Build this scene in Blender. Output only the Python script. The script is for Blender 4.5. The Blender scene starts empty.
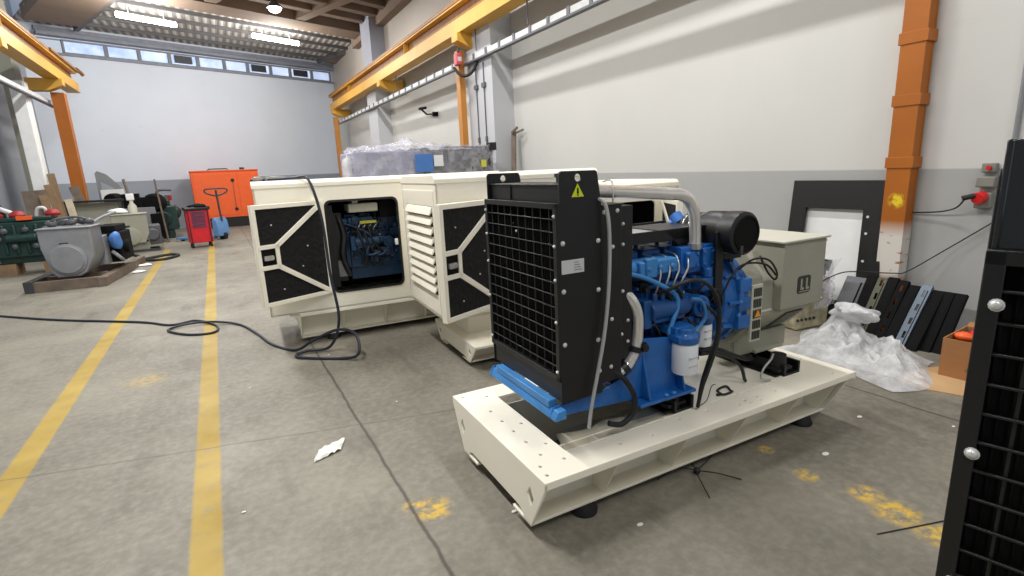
import bpy, bmesh, math, random
from mathutils import Vector, Matrix, noise
random.seed(7)
C = bpy.context.scene.collection
PI = math.pi
V = Vector

# ------------------------------------------------------------------ materials
def newmat(name):
    m = bpy.data.materials.new(name); m.use_nodes = True
    nt = m.node_tree
    return m, nt, nt.nodes['Principled BSDF']

class NB:
    """small node builder"""
    def __init__(s, nt): s.nt = nt
    def n(s, t, **k):
        x = s.nt.nodes.new(t)
        for a, b in k.items(): setattr(x, a, b)
        return x
    def link(s, a, b): s.nt.links.new(a, b)
    def val(s, x, sock):
        if isinstance(x, (int, float)): sock.default_value = x
        elif isinstance(x, tuple): sock.default_value = x
        else: s.link(x, sock)
    def m(s, op, a, b=0.0, c=0.0, clamp=False):
        x = s.n('ShaderNodeMath', operation=op, use_clamp=clamp)
        s.val(a, x.inputs[0]); s.val(b, x.inputs[1]); s.val(c, x.inputs[2])
        return x.outputs[0]
    def mix(s, f, a, b):
        x = s.n('ShaderNodeMix', data_type='RGBA')
        s.val(f, x.inputs[0]); s.val(a, x.inputs[6]); s.val(b, x.inputs[7])
        return x.outputs[2]
    def noise(s, co, scale, detail=4, rough=.55):
        x = s.n('ShaderNodeTexNoise'); x.inputs['Scale'].default_value = scale
        x.inputs['Detail'].default_value = detail; x.inputs['Roughness'].default_value = rough
        s.link(co, x.inputs['Vector']); return x.outputs['Fac']
    def ramp(s, f, lo, hi):
        x = s.n('ShaderNodeMapRange'); s.val(f, x.inputs[0])
        x.inputs[1].default_value = lo; x.inputs[2].default_value = hi
        return x.outputs[0]
    def co(s, scale=None):
        t = s.n('ShaderNodeTexCoord').outputs['Object']
        if scale:
            mp = s.n('ShaderNodeMapping'); mp.inputs['Scale'].default_value = scale
            s.link(t, mp.inputs['Vector']); return mp.outputs[0]
        return t
    def xyz(s, co):
        x = s.n('ShaderNodeSeparateXYZ'); s.link(co, x.inputs[0]); return x.outputs
    def bump(s, h, strength, dist, bsdf):
        b = s.n('ShaderNodeBump'); b.inputs['Strength'].default_value = strength
        b.inputs['Distance'].default_value = dist
        s.link(h, b.inputs['Height']); s.link(b.outputs[0], bsdf.inputs['Normal'])

def rgb(r, g, b):      # 0-255 sRGB -> linear
    f = lambda c: (c/255/12.92) if c/255 <= .04045 else ((c/255+.055)/1.055)**2.4
    return (f(r), f(g), f(b), 1)

def mat(name, col, rough=.5, metal=0, var=.12, scale=6, bump=0, bscale=60, spec=.5, coat=0):
    m, nt, b = newmat(name); k = NB(nt)
    c = rgb(*col)
    co = k.co()
    f = k.noise(co, scale, 5)
    lo = tuple(x*(1-var) for x in c[:3])+(1,); hi = tuple(min(1, x*(1+var)) for x in c[:3])+(1,)
    k.link(k.mix(k.ramp(f, .3, .7), lo, hi), b.inputs['Base Color'])
    b.inputs['Roughness'].default_value = rough; b.inputs['Metallic'].default_value = metal
    b.inputs['Specular IOR Level'].default_value = spec
    if coat: b.inputs['Coat Weight'].default_value = coat
    if bump: k.bump(k.noise(co, bscale, 3), bump, .01, b)
    return m

def emit(name, col, strength):
    m, nt, b = newmat(name)
    b.inputs['Base Color'].default_value = rgb(*col)
    b.inputs['Emission Color'].default_value = rgb(*col)
    b.inputs['Emission Strength'].default_value = strength
    return m

M = {}
M['cream'] = mat('cream_paint', (244, 239, 222), .42, var=.02, scale=3)
M['cream_dirty'] = mat('cream_paint_dusty', (226, 217, 192), .5, var=.1, scale=5)
M['black'] = mat('black_powder_coat', (19, 20, 22), .42, var=.2, scale=8, bump=.08, bscale=300)
M['black_matt'] = mat('matt_black', (11, 11, 12), .85, var=.2, spec=.2)
M['rubber'] = mat('black_rubber', (17, 17, 17), .62, var=.2)
M['blue'] = mat('engine_blue', (27, 94, 166), .34, var=.25, scale=9, bump=.1, bscale=120, coat=.2)
M['blue_inner'] = mat('engine_blue_canopy_shade', (22, 58, 92), .45, var=.3, scale=12)  # engine blue with the shade of the canopy interior put into its colour
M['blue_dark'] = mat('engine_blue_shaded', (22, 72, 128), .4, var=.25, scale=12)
M['bluesteel'] = mat('light_blue_paint', (62, 132, 196), .35, var=.15)
M['chrome'] = mat('polished_steel_pipe', (232, 230, 226), .16, .62, var=.05, scale=14)
M['steel'] = mat('bright_steel', (196, 196, 196), .35, .9, var=.1)
M['bolt'] = mat('zinc_bolt', (214, 216, 214), .38, .35, var=.08)
M['filter_white'] = mat('white_filter_canister', (226, 230, 234), .38, var=.04)
M['altgrey'] = mat('alternator_grey_green', (150, 149, 134), .46, var=.06, scale=5)
M['altlight'] = mat('alternator_light_panel', (188, 187, 172), .45, var=.05)
M['altdark'] = mat('alternator_vent_dark', (52, 52, 46), .7, var=.2)
M['altvent'] = mat('alternator_vent_mid', (96, 95, 84), .6, var=.2)
M['yellow_sign'] = mat('warning_yellow', (200, 214, 40), .5, var=.05)
M['orange_sign'] = mat('warning_orange', (224, 150, 40), .5, var=.05)
M['sticker'] = mat('paper_sticker', (196, 198, 198), .55, var=.04)
M['sticker_grey'] = mat('sticker_print', (120, 122, 124), .6, var=.1)
M['hose_grey'] = mat('clear_grey_hose', (166, 168, 168), .3, var=.06)
M['cable'] = mat('black_cable', (24, 23, 24), .55, var=.2)
M['cable_blue'] = mat('blue_black_cable', (26, 30, 46), .5, var=.2)
M['crane'] = mat('crane_yellow', (206, 156, 58), .5, var=.1, scale=2)
M['crane_or'] = mat('crane_orange', (190, 128, 56), .5, var=.1, scale=2)
M['crane_dk'] = mat('crane_rail_and_web_shade', (140, 96, 44), .6, var=.2)
M['tray'] = mat('galvanised_tray', (204, 206, 206), .5, .1, var=.1)
M['tray_dk'] = mat('tray_rail_grey', (96, 98, 104), .5, .2, var=.15)
M['concrete_br'] = mat('brown_concrete_beam', (124, 106, 90), .85, var=.1, scale=1.5)
M['concrete_dk'] = mat('ceiling_recess_dark', (78, 68, 62), .9, var=.25, scale=2)
M['purlin'] = mat('dark_purlin', (84, 82, 82), .6, var=.15)
M['truss'] = mat('grey_blue_wall_beam', (136, 141, 152), .6, var=.12)
M['orange'] = mat('orange_canopy_paint', (236, 98, 40), .42, var=.05)
M['red'] = mat('red_tool_paint', (200, 26, 40), .38, var=.1)
M['purple'] = mat('dim_purple_drawers', (104, 44, 78), .5, var=.2)
M['dkgrey'] = mat('dark_grey_steel', (62, 64, 66), .5, .2, var=.15)
M['midgrey'] = mat('mid_grey_paint', (128, 130, 134), .5, var=.1)
M['dkgreen'] = mat('dark_green_engine', (20, 52, 46), .45, var=.3, scale=10)
M['rust'] = mat('rusty_channel_steel', (112, 98, 86), .6, .2, var=.25, scale=7)
M['wood'] = mat('weathered_wood', (136, 112, 84), .8, var=.2, scale=8)
M['woodlt'] = mat('pale_wood', (200, 186, 160), .75, var=.15, scale=8)
M['card'] = mat('brown_cardboard', (160, 112, 68), .8, var=.1, scale=5)
M['cardlt'] = mat('flat_cardboard', (184, 150, 108), .85, var=.1, scale=4)
M['white'] = mat('white_sheet', (226, 227, 226), .6, var=.04)
M['paper'] = mat('crumpled_white_paper', (224, 222, 214), .7, var=.06, bump=.2, bscale=30)
M['profile_blue'] = mat('blue_grey_profile', (78, 90, 104), .4, .3, var=.12)
M['profile_olive'] = mat('olive_profile', (64, 66, 40), .5, var=.15)
M['sheetgrey'] = mat('grey_sheet', (84, 86, 90), .5, .1, var=.1)
M['lilac'] = mat('lilac_wrapped_side', (152, 154, 178), .32, var=.14, scale=3, bump=.3, bscale=8)
M['yellowlabel'] = mat('yellow_label', (206, 204, 70), .5, var=.05)
M['bluelabel'] = mat('blue_label', (70, 120, 190), .5, var=.05)
M['tinyblue'] = mat('blue_cap', (50, 110, 190), .5, var=.1)
M['pinkred'] = mat('faded_red_box', (190, 76, 84), .5, var=.1)
M['socketred'] = mat('socket_red', (206, 28, 30), .4, var=.1)
M['socketgrey'] = mat('socket_grey', (128, 126, 118), .55, var=.1)
M['jackblue'] = mat('pallet_jack_blue', (96, 138, 188), .45, var=.1)
M['yellow_tarp'] = mat('yellow_machine', (172, 164, 136), .6, var=.35, scale=14)
M['tube'] = emit('fluorescent_tube', (255, 252, 246), 26)
M['bulb'] = emit('high_bay_bulb', (255, 248, 235), 22)

def quilted():
    m, nt, b = newmat('black_acoustic_foam'); k = NB(nt)
    b.inputs['Base Color'].default_value = rgb(9, 9, 11); b.inputs['Roughness'].default_value = .9
    v = k.n('ShaderNodeTexVoronoi'); v.inputs['Scale'].default_value = 26
    k.link(k.co(), v.inputs['Vector']); k.bump(v.outputs['Distance'], .35, .02, b)
    return m
M['foam'] = quilted()

def film(name, alpha, col=(232, 233, 235), rough=.25):
    m, nt, b = newmat(name); k = NB(nt)
    co = k.co()
    f = k.noise(co, 7, 6, .6)
    k.link(k.mix(k.ramp(f, .3, .7), tuple(x*.9 for x in rgb(*col)[:3])+(1,), rgb(*col)), b.inputs['Base Color'])
    b.inputs['Roughness'].default_value = rough
    a = k.m('MULTIPLY_ADD', k.ramp(f, .35, .7), .35, alpha-.17, clamp=True)
    k.link(a, b.inputs['Alpha'])
    k.bump(k.noise(co, 22, 5, .6), .6, .03, b)
    return m
M['film'] = film('clear_plastic_film', .62)
M['film_thin'] = film('thin_stretch_wrap', .38, (216, 216, 226))
M['pane'] = None
def panemat():
    m, nt, b = newmat('daylight_window_pane'); k = NB(nt)
    f = k.noise(k.co(), 1.3, 3)
    c = k.mix(k.ramp(f, .35, .65), rgb(150, 172, 216), rgb(206, 220, 246))
    k.link(c, b.inputs['Base Color']); k.link(c, b.inputs['Emission Color'])
    b.inputs['Emission Strength'].default_value = .75; b.inputs['Roughness'].default_value = .2
    return m
M['pane'] = panemat()

def floor_mat():
    m, nt, b = newmat('worn_concrete_floor'); k = NB(nt)
    co = k.co(); X, Y, Z = k.xyz(co)
    big = k.noise(co, .55, 5, .6); mid = k.noise(co, 2.6, 6, .65); fine = k.noise(co, 22, 4, .6)
    base = k.mix(k.ramp(big, .32, .68), rgb(103, 99, 89), rgb(140, 136, 122))
    base = k.mix(k.m('MULTIPLY', k.ramp(mid, .35, .75), .45), base, rgb(94, 89, 79))
    base = k.mix(k.m('MULTIPLY', k.ramp(fine, .4, .8), .3), base, rgb(176, 170, 160))
    # dark oily smudges
    sm = k.noise(k.co((1.3, .5, 1)), 2.1, 4, .6)
    base = k.mix(k.m('MULTIPLY', k.ramp(sm, .57, .72), .6), base, rgb(84, 78, 70))
    wear = k.noise(co, 9, 6, .7); wear2 = k.noise(co, 2.2, 4, .6)
    def stripe(x0, w, soft=.008):
        d = k.m('ABSOLUTE', k.m('SUBTRACT', X, x0))
        d = k.m('ADD', d, k.m('MULTIPLY', k.m('SUBTRACT', wear, .5), .02))
        return k.m('SUBTRACT', 1.0, k.ramp(d, w/2-soft, w/2+soft), clamp=True)
    def ylim(a, bb): return k.m('MULTIPLY', k.m('GREATER_THAN', Y, a), k.m('LESS_THAN', Y, bb))
    line = k.m('MAXIMUM', k.m('MULTIPLY', stripe(-.256, .125), ylim(-4, 16.6)), k.m('MULTIPLY', stripe(-1.205, .135), ylim(-4, 15.4)))
    line = k.m('MULTIPLY', line, k.m('SUBTRACT', 1.0, k.m('MULTIPLY', k.ramp(wear, .56, .74), .65)))
    base = k.mix(line, base, k.mix(k.ramp(wear2, .3, .7), rgb(150, 124, 48), rgb(172, 148, 74)))
    # worn-off remains of yellow paint
    def patch(px, py, r):
        dx = k.m('SUBTRACT', X, px); dy = k.m('SUBTRACT', Y, py)
        d = k.m('SQRT', k.m('ADD', k.m('MULTIPLY', dx, dx), k.m('MULTIPLY', dy, dy)))
        return k.ramp(d, r, r*.45)
    ps = [patch(*p) for p in ((.61, 2.2, .06), (.685, 2.13, .11), (2.37, 1.36, .07), (2.45, 1.12, .09), (2.42, .98, .12), (2.4, .82, .1), (2.42, 1.62, .05), (-.72, 5.0, .2))]
    acc = ps[0]
    for p in ps[1:-1]: acc = k.m('MAXIMUM', acc, p)
    acc = k.m('MAXIMUM', acc, k.m('MULTIPLY', ps[-1], .35))
    acc = k.m('MULTIPLY', acc, k.ramp(k.noise(co, 16, 5, .7), .42, .58))
    base = k.mix(acc, base, rgb(206, 170, 66))
    # cast joints of the slabs
    def joint(S, s0, w=.008):
        d = k.m('ABSOLUTE', k.m('SUBTRACT', k.m('ADD', S, k.m('MULTIPLY', k.m('SUBTRACT', mid, .5), .04)), s0))
        return k.ramp(d, w*1.6, w*.5)
    j = joint(X, .6)
    skew = k.m('MULTIPLY_ADD', X, .25, Y)
    for s in (3.35, 6.35, 9.4, 12.5): j = k.m('MAXIMUM', j, k.m('MULTIPLY', joint(skew, s), .5))
    j = k.m('MAXIMUM', j, joint(X, 3.6))
    base = k.mix(k.m('MULTIPLY', j, .75), base, rgb(60, 56, 50))
    k.link(base, b.inputs['Base Color'])
    k.link(k.m('MULTIPLY_ADD', mid, .35, .42), b.inputs['Roughness'])
    b.inputs['Specular IOR Level'].default_value = .35
    k.bump(fine, .12, .01, b)
    return m
M['floor'] = floor_mat()

def wall_mat(name, up, low, z0, slope=0.0, top=None, ztop=99):
    m, nt, b = newmat(name); k = NB(nt)
    co = k.co(); X, Y, Z = k.xyz(co)
    f = k.noise(co, .8, 5, .6)
    def shade(c, v=.05):
        return k.mix(k.ramp(f, .3, .7), tuple(x*(1-v) for x in rgb(*c)[:3])+(1,), rgb(*c))
    zz = k.m('SUBTRACT', Z, k.m('MULTIPLY', Y, slope))
    c = k.mix(k.ramp(zz, z0-.006, z0+.006), shade(low, .09), shade(up))
    scuff = k.ramp(k.noise(k.co((1, .7, 2.2)), 1.7, 5, .6), .68, .8)
    c = k.mix(k.m('MULTIPLY', scuff, .25), c, rgb(150, 148, 142))
    if top: c = k.mix(k.ramp(Z, ztop-.02, ztop+.02), c, shade(top, .12))
    k.link(c, b.inputs['Base Color']); b.inputs['Roughness'].default_value = .62
    b.inputs['Specular IOR Level'].default_value = .3
    return m
M['wall_r'] = wall_mat('white_wall_grey_dado_right', (205, 205, 201), (172, 173, 171), 1.385, .0085, (176, 168, 158), 4.95)
M['wall_b'] = wall_mat('white_wall_grey_dado_back', (218, 226, 238), (156, 165, 176), 1.73)
M['wall_l'] = wall_mat('grey_wall_left', (160, 166, 174), (150, 158, 166), 2.4)
M['pilaster'] = wall_mat('pilaster_paint', (194, 196, 200), (172, 175, 180), 1.45, .0085, (158, 160, 172), 4.9)

def deck_mat():
    m, nt, b = newmat('ribbed_roof_deck'); k = NB(nt)
    X, Y, Z = k.xyz(k.co())
    s = k.m('SINE', k.m('MULTIPLY', X, 2*PI/.22))
    c = k.mix(k.ramp(s, -.2, .3), rgb(150, 146, 140), rgb(214, 210, 204))
    k.link(c, b.inputs['Base Color']); b.inputs['Roughness'].default_value = .6
    k.bump(s, .5, .04, b); return m
M['deck'] = deck_mat()

def column_mat():
    m, nt, b = newmat('orange_column_scuffed'); k = NB(nt)
    co = k.co(); X, Y, Z = k.xyz(co)
    f = k.noise(co, 1.5, 4)
    c = k.mix(k.ramp(f, .3, .7), rgb(156, 86, 8), rgb(174, 98, 12))
    n = k.noise(k.co((1, 3, 5)), 2.4, 5, .65)
    zone = k.m('MULTIPLY', k.ramp(Z, .42, .52), k.ramp(Z, .98, .84))
    zone = k.m('MULTIPLY', zone, k.ramp(n, .36, .42))
    c = k.mix(zone, c, rgb(206, 202, 194))
    def patch(y, z, ry):
        dy = k.m('SUBTRACT', Y, y); dz = k.m('SUBTRACT', Z, z)
        d = k.m('SQRT', k.m('ADD', k.m('MULTIPLY', dy, dy), k.m('MULTIPLY', dz, dz)))
        return k.ramp(d, ry, ry*.5)
    c = k.mix(k.m('MULTIPLY', patch(-.01, 1.15, .075), k.ramp(k.noise(co, 18, 4, .6), .42, .55)), c, rgb(226, 196, 30))
    k.link(c, b.inputs['Base Color']); b.inputs['Roughness'].default_value = .5
    return m
M['column'] = column_mat()

# ------------------------------------------------------------------ mesh builder
def basis(d):
    d = d.normalized(); a = V((0, 0, 1)) if abs(d.z) < .95 else V((1, 0, 0))
    x = d.cross(a).normalized(); return x, d.cross(x).normalized()

class MB:
    def __init__(s): s.v = []; s.f = []
    def add(s, vs, fs):
        o = len(s.v); s.v += [V(p) for p in vs]; s.f += [tuple(i+o for i in f) for f in fs]; return s
    def box(s, x0, x1, y0, y1, z0, z1, R=None, c=None):
        vs = [V((x, y, z)) for x in (x0, x1) for y in (y0, y1) for z in (z0, z1)]
        if R is not None:
            c = V(c) if c else V(((x0+x1)/2, (y0+y1)/2, (z0+z1)/2))
            vs = [R @ (p-c) + c for p in vs]
        return s.add(vs, [(0, 1, 3, 2), (4, 6, 7, 5), (0, 4, 5, 1), (2, 3, 7, 6), (0, 2, 6, 4), (1, 5, 7, 3)])
    def bar(s, p, q, w, h, up=(0, 0, 1)):
        p, q = V(p), V(q); d = (q-p).normalized(); up = V(up)
        x = d.cross(up)
        if x.length < 1e-4: x = d.cross(V((1, 0, 0)))
        x.normalize(); u = x.cross(d).normalized()
        vs = [a + x*i*w/2 + u*j*h/2 for a in (p, q) for i in (-1, 1) for j in (-1, 1)]
        return s.add(vs, [(0, 1, 3, 2), (4, 6, 7, 5), (0, 4, 5, 1), (2, 3, 7, 6), (0, 2, 6, 4), (1, 5, 7, 3)])
    def cyl(s, p, q, r0, r1=None, n=20):
        r1 = r0 if r1 is None else r1
        p, q = V(p), V(q); x, y = basis(q-p)
        vs = [c + (x*math.cos(2*PI*i/n)+y*math.sin(2*PI*i/n))*r for c, r in ((p, r0), (q, r1)) for i in range(n)]
        fs = [(i, (i+1) % n, n+(i+1) % n, n+i) for i in range(n)] + [tuple(range(n-1, -1, -1)), tuple(range(n, 2*n))]
        return s.add(vs, fs)
    def lathe(s, p, d, prof, n=24, cap=True):
        """prof: list of (t along d, radius)"""
        p, d = V(p), V(d).normalized(); x, y = basis(d)
        vs = [p + d*t + (x*math.cos(2*PI*i/n)+y*math.sin(2*PI*i/n))*r for t, r in prof for i in range(n)]
        fs = []
        for k in range(len(prof)-1):
            for i in range(n): fs.append((k*n+i, k*n+(i+1) % n, (k+1)*n+(i+1) % n, (k+1)*n+i))
        if cap: fs += [tuple(range(n-1, -1, -1)), tuple(range((len(prof)-1)*n, len(prof)*n))]
        return s.add(vs, fs)
    def tube(s, pts, r, n=10, smooth=0):
        pts = [V(p) for p in pts]
        if smooth: pts = spline(pts, smooth)
        x = None; rings = []
        for i, p in enumerate(pts):
            d = (pts[min(i+1, len(pts)-1)] - pts[max(i-1, 0)]).normalized()
            if x is None: x, y = basis(d)
            else:
                x = (x - d*x.dot(d))
                x = x.normalized() if x.length > 1e-6 else basis(d)[0]
                y = d.cross(x).normalized()
            rings.append([p + (x*math.cos(2*PI*k/n)+y*math.sin(2*PI*k/n))*r for k in range(n)])
        vs = [v for rr in rings for v in rr]; fs = []
        for a in range(len(pts)-1):
            for i in range(n): fs.append((a*n+i, a*n+(i+1) % n, (a+1)*n+(i+1) % n, (a+1)*n+i))
        fs += [tuple(range(n-1, -1, -1)), tuple(range((len(pts)-1)*n, len(pts)*n))]
        return s.add(vs, fs)
    def prism(s, poly, o, ax, ay, depth, holes=()):
        """poly in 2D mapped to o + x*ax + y*ay, extruded along ax x ay by depth; holes are cut through"""
        o, ax, ay = V(o), V(ax), V(ay); nz = ax.cross(ay).normalized()
        if not holes:
            n = len(poly); vs = [o+ax*x+ay*y for x, y in poly]; vs += [p+nz*depth for p in vs]
            return s.add(vs, [tuple(range(n-1, -1, -1)), tuple(range(n, 2*n))] + [(i, (i+1) % n, n+(i+1) % n, n+i) for i in range(n)])
        bm = bmesh.new(); es = []
        for L in [poly]+list(holes):
            vv = [bm.verts.new((x, y, 0)) for x, y in L]
            es += [bm.edges.new((vv[i], vv[(i+1) % len(vv)])) for i in range(len(vv))]
        bmesh.ops.triangle_fill(bm, use_beauty=True, use_dissolve=False, edges=es)
        r = bmesh.ops.extrude_face_region(bm, geom=bm.faces[:])
        for e in r['geom']:
            if isinstance(e, bmesh.types.BMVert): e.co.z += depth
        bmesh.ops.recalc_face_normals(bm, faces=bm.faces[:])
        bm.verts.index_update()
        vs = [o+ax*p.co.x+ay*p.co.y+nz*p.co.z for p in bm.verts]; fs = [tuple(q.index for q in f.verts) for f in bm.faces]
        bm.free(); return s.add(vs, fs)
    def ball(s, c, r, n=12, m=8, sc=(1, 1, 1), jit=0):
        c = V(c); vs = []; fs = []
        for j in range(1, m):
            for i in range(n):
                t, q = PI*j/m, 2*PI*i/n
                p = V((math.sin(t)*math.cos(q)*sc[0], math.sin(t)*math.sin(q)*sc[1], math.cos(t)*sc[2]))*r
                if jit: p *= 1+jit*noise.noise(p*6+c*3)
                vs.append(c+p)
        vs += [c+V((0, 0, r*sc[2])), c-V((0, 0, r*sc[2]))]; a, b = len(vs)-2, len(vs)-1
        for j in range(m-2):
            for i in range(n): fs.append((j*n+i, (j+1)*n+i, (j+1)*n+(i+1) % n, j*n+(i+1) % n))
        for i in range(n):
            fs.append((a, i, (i+1) % n)); fs.append((b, (m-2)*n+(i+1) % n, (m-2)*n+i))
        return s.add(vs, fs)
    def grid(s, pts):
        """pts[i][j] 3D points -> sheet"""
        a, b = len(pts), len(pts[0])
        return s.add([p for r in pts for p in r], [(i*b+j, i*b+j+1, (i+1)*b+j+1, (i+1)*b+j) for i in range(a-1) for j in range(b-1)])
    def build(s, name, m, parent=None, bevel=0, smooth=True, solid=0, label=None):
        me = bpy.data.meshes.new(name); me.from_pydata([tuple(p) for p in s.v], [], s.f)
        bm = bmesh.new(); bm.from_mesh(me); bmesh.ops.recalc_face_normals(bm, faces=bm.faces[:]); bm.to_mesh(me); bm.free()
        me.materials.append(m); o = bpy.data.objects.new(name, me); C.objects.link(o)
        if parent: o.parent = parent
        if smooth:
            me.polygons.foreach_set('use_smooth', [True]*len(me.polygons))
            try: me.set_sharp_from_angle(angle=math.radians(38))
            except Exception: pass
        if solid:
            x = o.modifiers.new('thick', 'SOLIDIFY'); x.thickness = solid
        if bevel:
            x = o.modifiers.new('edge', 'BEVEL'); x.width = bevel; x.segments = 2; x.limit_method = 'ANGLE'; x.angle_limit = math.radians(40)
        if label: o['label'] = label
        return o

def spline(pts, k):
    out = []
    for i in range(len(pts)-1):
        p0, p1, p2, p3 = pts[max(i-1, 0)], pts[i], pts[i+1], pts[min(i+2, len(pts)-1)]
        for j in range(k):
            t = j/k
            out.append(.5*((2*p1)+(p2-p0)*t+(2*p0-5*p1+4*p2-p3)*t*t+(3*p1-p0-3*p2+p3)*t**3))
    return out+[pts[-1]]

def circ(cx, cy, r, n=16): return [(cx+r*math.cos(2*PI*i/n), cy+r*math.sin(2*PI*i/n)) for i in range(n)]
def rrect(x0, x1, y0, y1, r, n=5):
    out = []
    for cx, cy, a in ((x1-r, y1-r, 0), (x0+r, y1-r, 90), (x0+r, y0+r, 180), (x1-r, y0+r, 270)):
        for i in range(n+1):
            t = math.radians(a+90*i/n); out.append((cx+r*math.cos(t), cy+r*math.sin(t)))
    return out

def tag(o, label, cat, group=None):
    o['label'] = label; o['category'] = cat
    if group: o['group'] = group
    return o
def thing(name, label, cat, loc=(0, 0, 0), rz=0, group=None):
    o = bpy.data.objects.new(name, None); C.objects.link(o); o.empty_display_size = .1
    o.location = loc; o.rotation_euler = (0, 0, rz); return tag(o, label, cat, group)
def struct(name, mb, m, parent=None, **k):
    o = mb.build(name, m, parent, **k)
    if not parent: o['kind'] = 'structure'
    return o
def copy_tree(o, parent=None):
    c = o.copy(); C.objects.link(c)
    if parent: c.parent = parent
    for ch in list(o.children): copy_tree(ch, c)
    return c

# ------------------------------------------------------------------ generator set parts (local frame: x along the set, y away from the viewer)
BL, BW, BT, BB = 2.1, .993, .33, .05
def make_base(root, m=None, opening=True, L=BL, feet=True):
    m = m or M['cream']
    b = MB()
    out = [(0, 0), (L, 0), (L, BW), (0, BW)]
    holes = []
    if opening:
        holes.append([(.21, .172), (.21, .842), (.92, .842), (.92, .172)])
        u = .24
        while u < 1.86:
            holes.append([(u, .158), (u, .164), (u+.085, .164), (u+.085, .158)]); u += .108
        for (x, y) in ((.04, .05), (.04, .94), (.10, .2), (.10, .33), (.10, .45), (.10, .57), (.10, .7), (.17, .12), (.16, .88), (.17, .27), (.17, .5), (.05, .12), (.45, .09), (.62, .07), (.84, .12), (1.02, .11),
                       (1.2, .07), (1.27, .06), (1.27, .09), (1.34, .05), (1.36, .09), (1.5, .08), (1.97, .06), (2.04, .3), (2.0, .5)):
            holes.append(circ(x, y, .0085, 8))
    b.prism(out, (0, 0, BT-.012), (1, 0, 0), (0, 1, 0), .012, holes)
    for y in (0, BW-.012): b.box(0, L, y, y+.012, BT-.036, BT-.008)
    b.box(L-.012, L, 0, BW, BT-.05, BT-.008)
    for s in (0, 1):
        f = (lambda y: y) if s == 0 else (lambda y: BW-y)
        ys = sorted((f(.235), f(.245))); b.box(.02, L-.06, ys[0], ys[1], BB+.005, BT-.011)
        ys = sorted((f(.133), f(.30))); b.box(.0, L-.05, ys[0], ys[1], BB, BB+.014)
        for u in (.4, .82, 1.24, 1.66, L-.1):
            poly = [(f(.245), BB+.01), (f(.145), BB+.012), (f(.03), BT-.034), (f(.03), BT-.012), (f(.245), BT-.012)]
            b.prism(poly, (u, 0, 0), (0, 1, 0), (0, 0, 1), .008)
    # end plates with hand-hole arch and diamond holes
    poly = [(0, BT-.008), (0, BT-.03), (.133, BB), (.2, BB), (.2, BB+.025), (.24, BB+.045), (BW-.24, BB+.045), (BW-.2, BB+.025), (BW-.2, BB), (BW-.133, BB), (BW, BT-.03), (BW, BT-.008)]
    dia = lambda c: [(c-.028, .2), (c, .245), (c+.028, .2), (c, .155)]
    b.prism(poly, (0, 0, 0), (0, 1, 0), (0, 0, 1), .012, [dia(.13), dia(BW-.13)])
    b.prism(poly, (L-.06, 0, 0), (0, 1, 0), (0, 0, 1), .012)
    fr = b.build('base_frame', m, root, bevel=.004)
    if opening:
        p = MB()
        poly = [(.215, .18), (.27, .34), (.36, .31), (.44, .30), (.55, .335), (.66, .30), (.78, .31), (.88, .45), (.9, .838), (1.96, .838), (1.96, .18)]
        p.prism(poly, (0, 0, BT-.022), (1, 0, 0), (0, 1, 0), .008); p.build('drip_pan', M['cream_dirty'], root)
    if feet:
        for u in (.3, L-.22):
            for v in (.165, BW-.165):
                f = MB(); f.lathe((u, v, 0), (0, 0, 1), [(0, .062), (.012, .064), (.04, .05), (.051, .046)], 20); f.build('rubber_foot', M['rubber'], fr)
    return fr

def bolt_mb(p, d, r=.008):
    return MB().lathe(V(p), d, [(0, r*1.25), (.002, r*1.25), (.0025, r), (.006, r*.85), (.008, r*.5)], 12)

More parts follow.
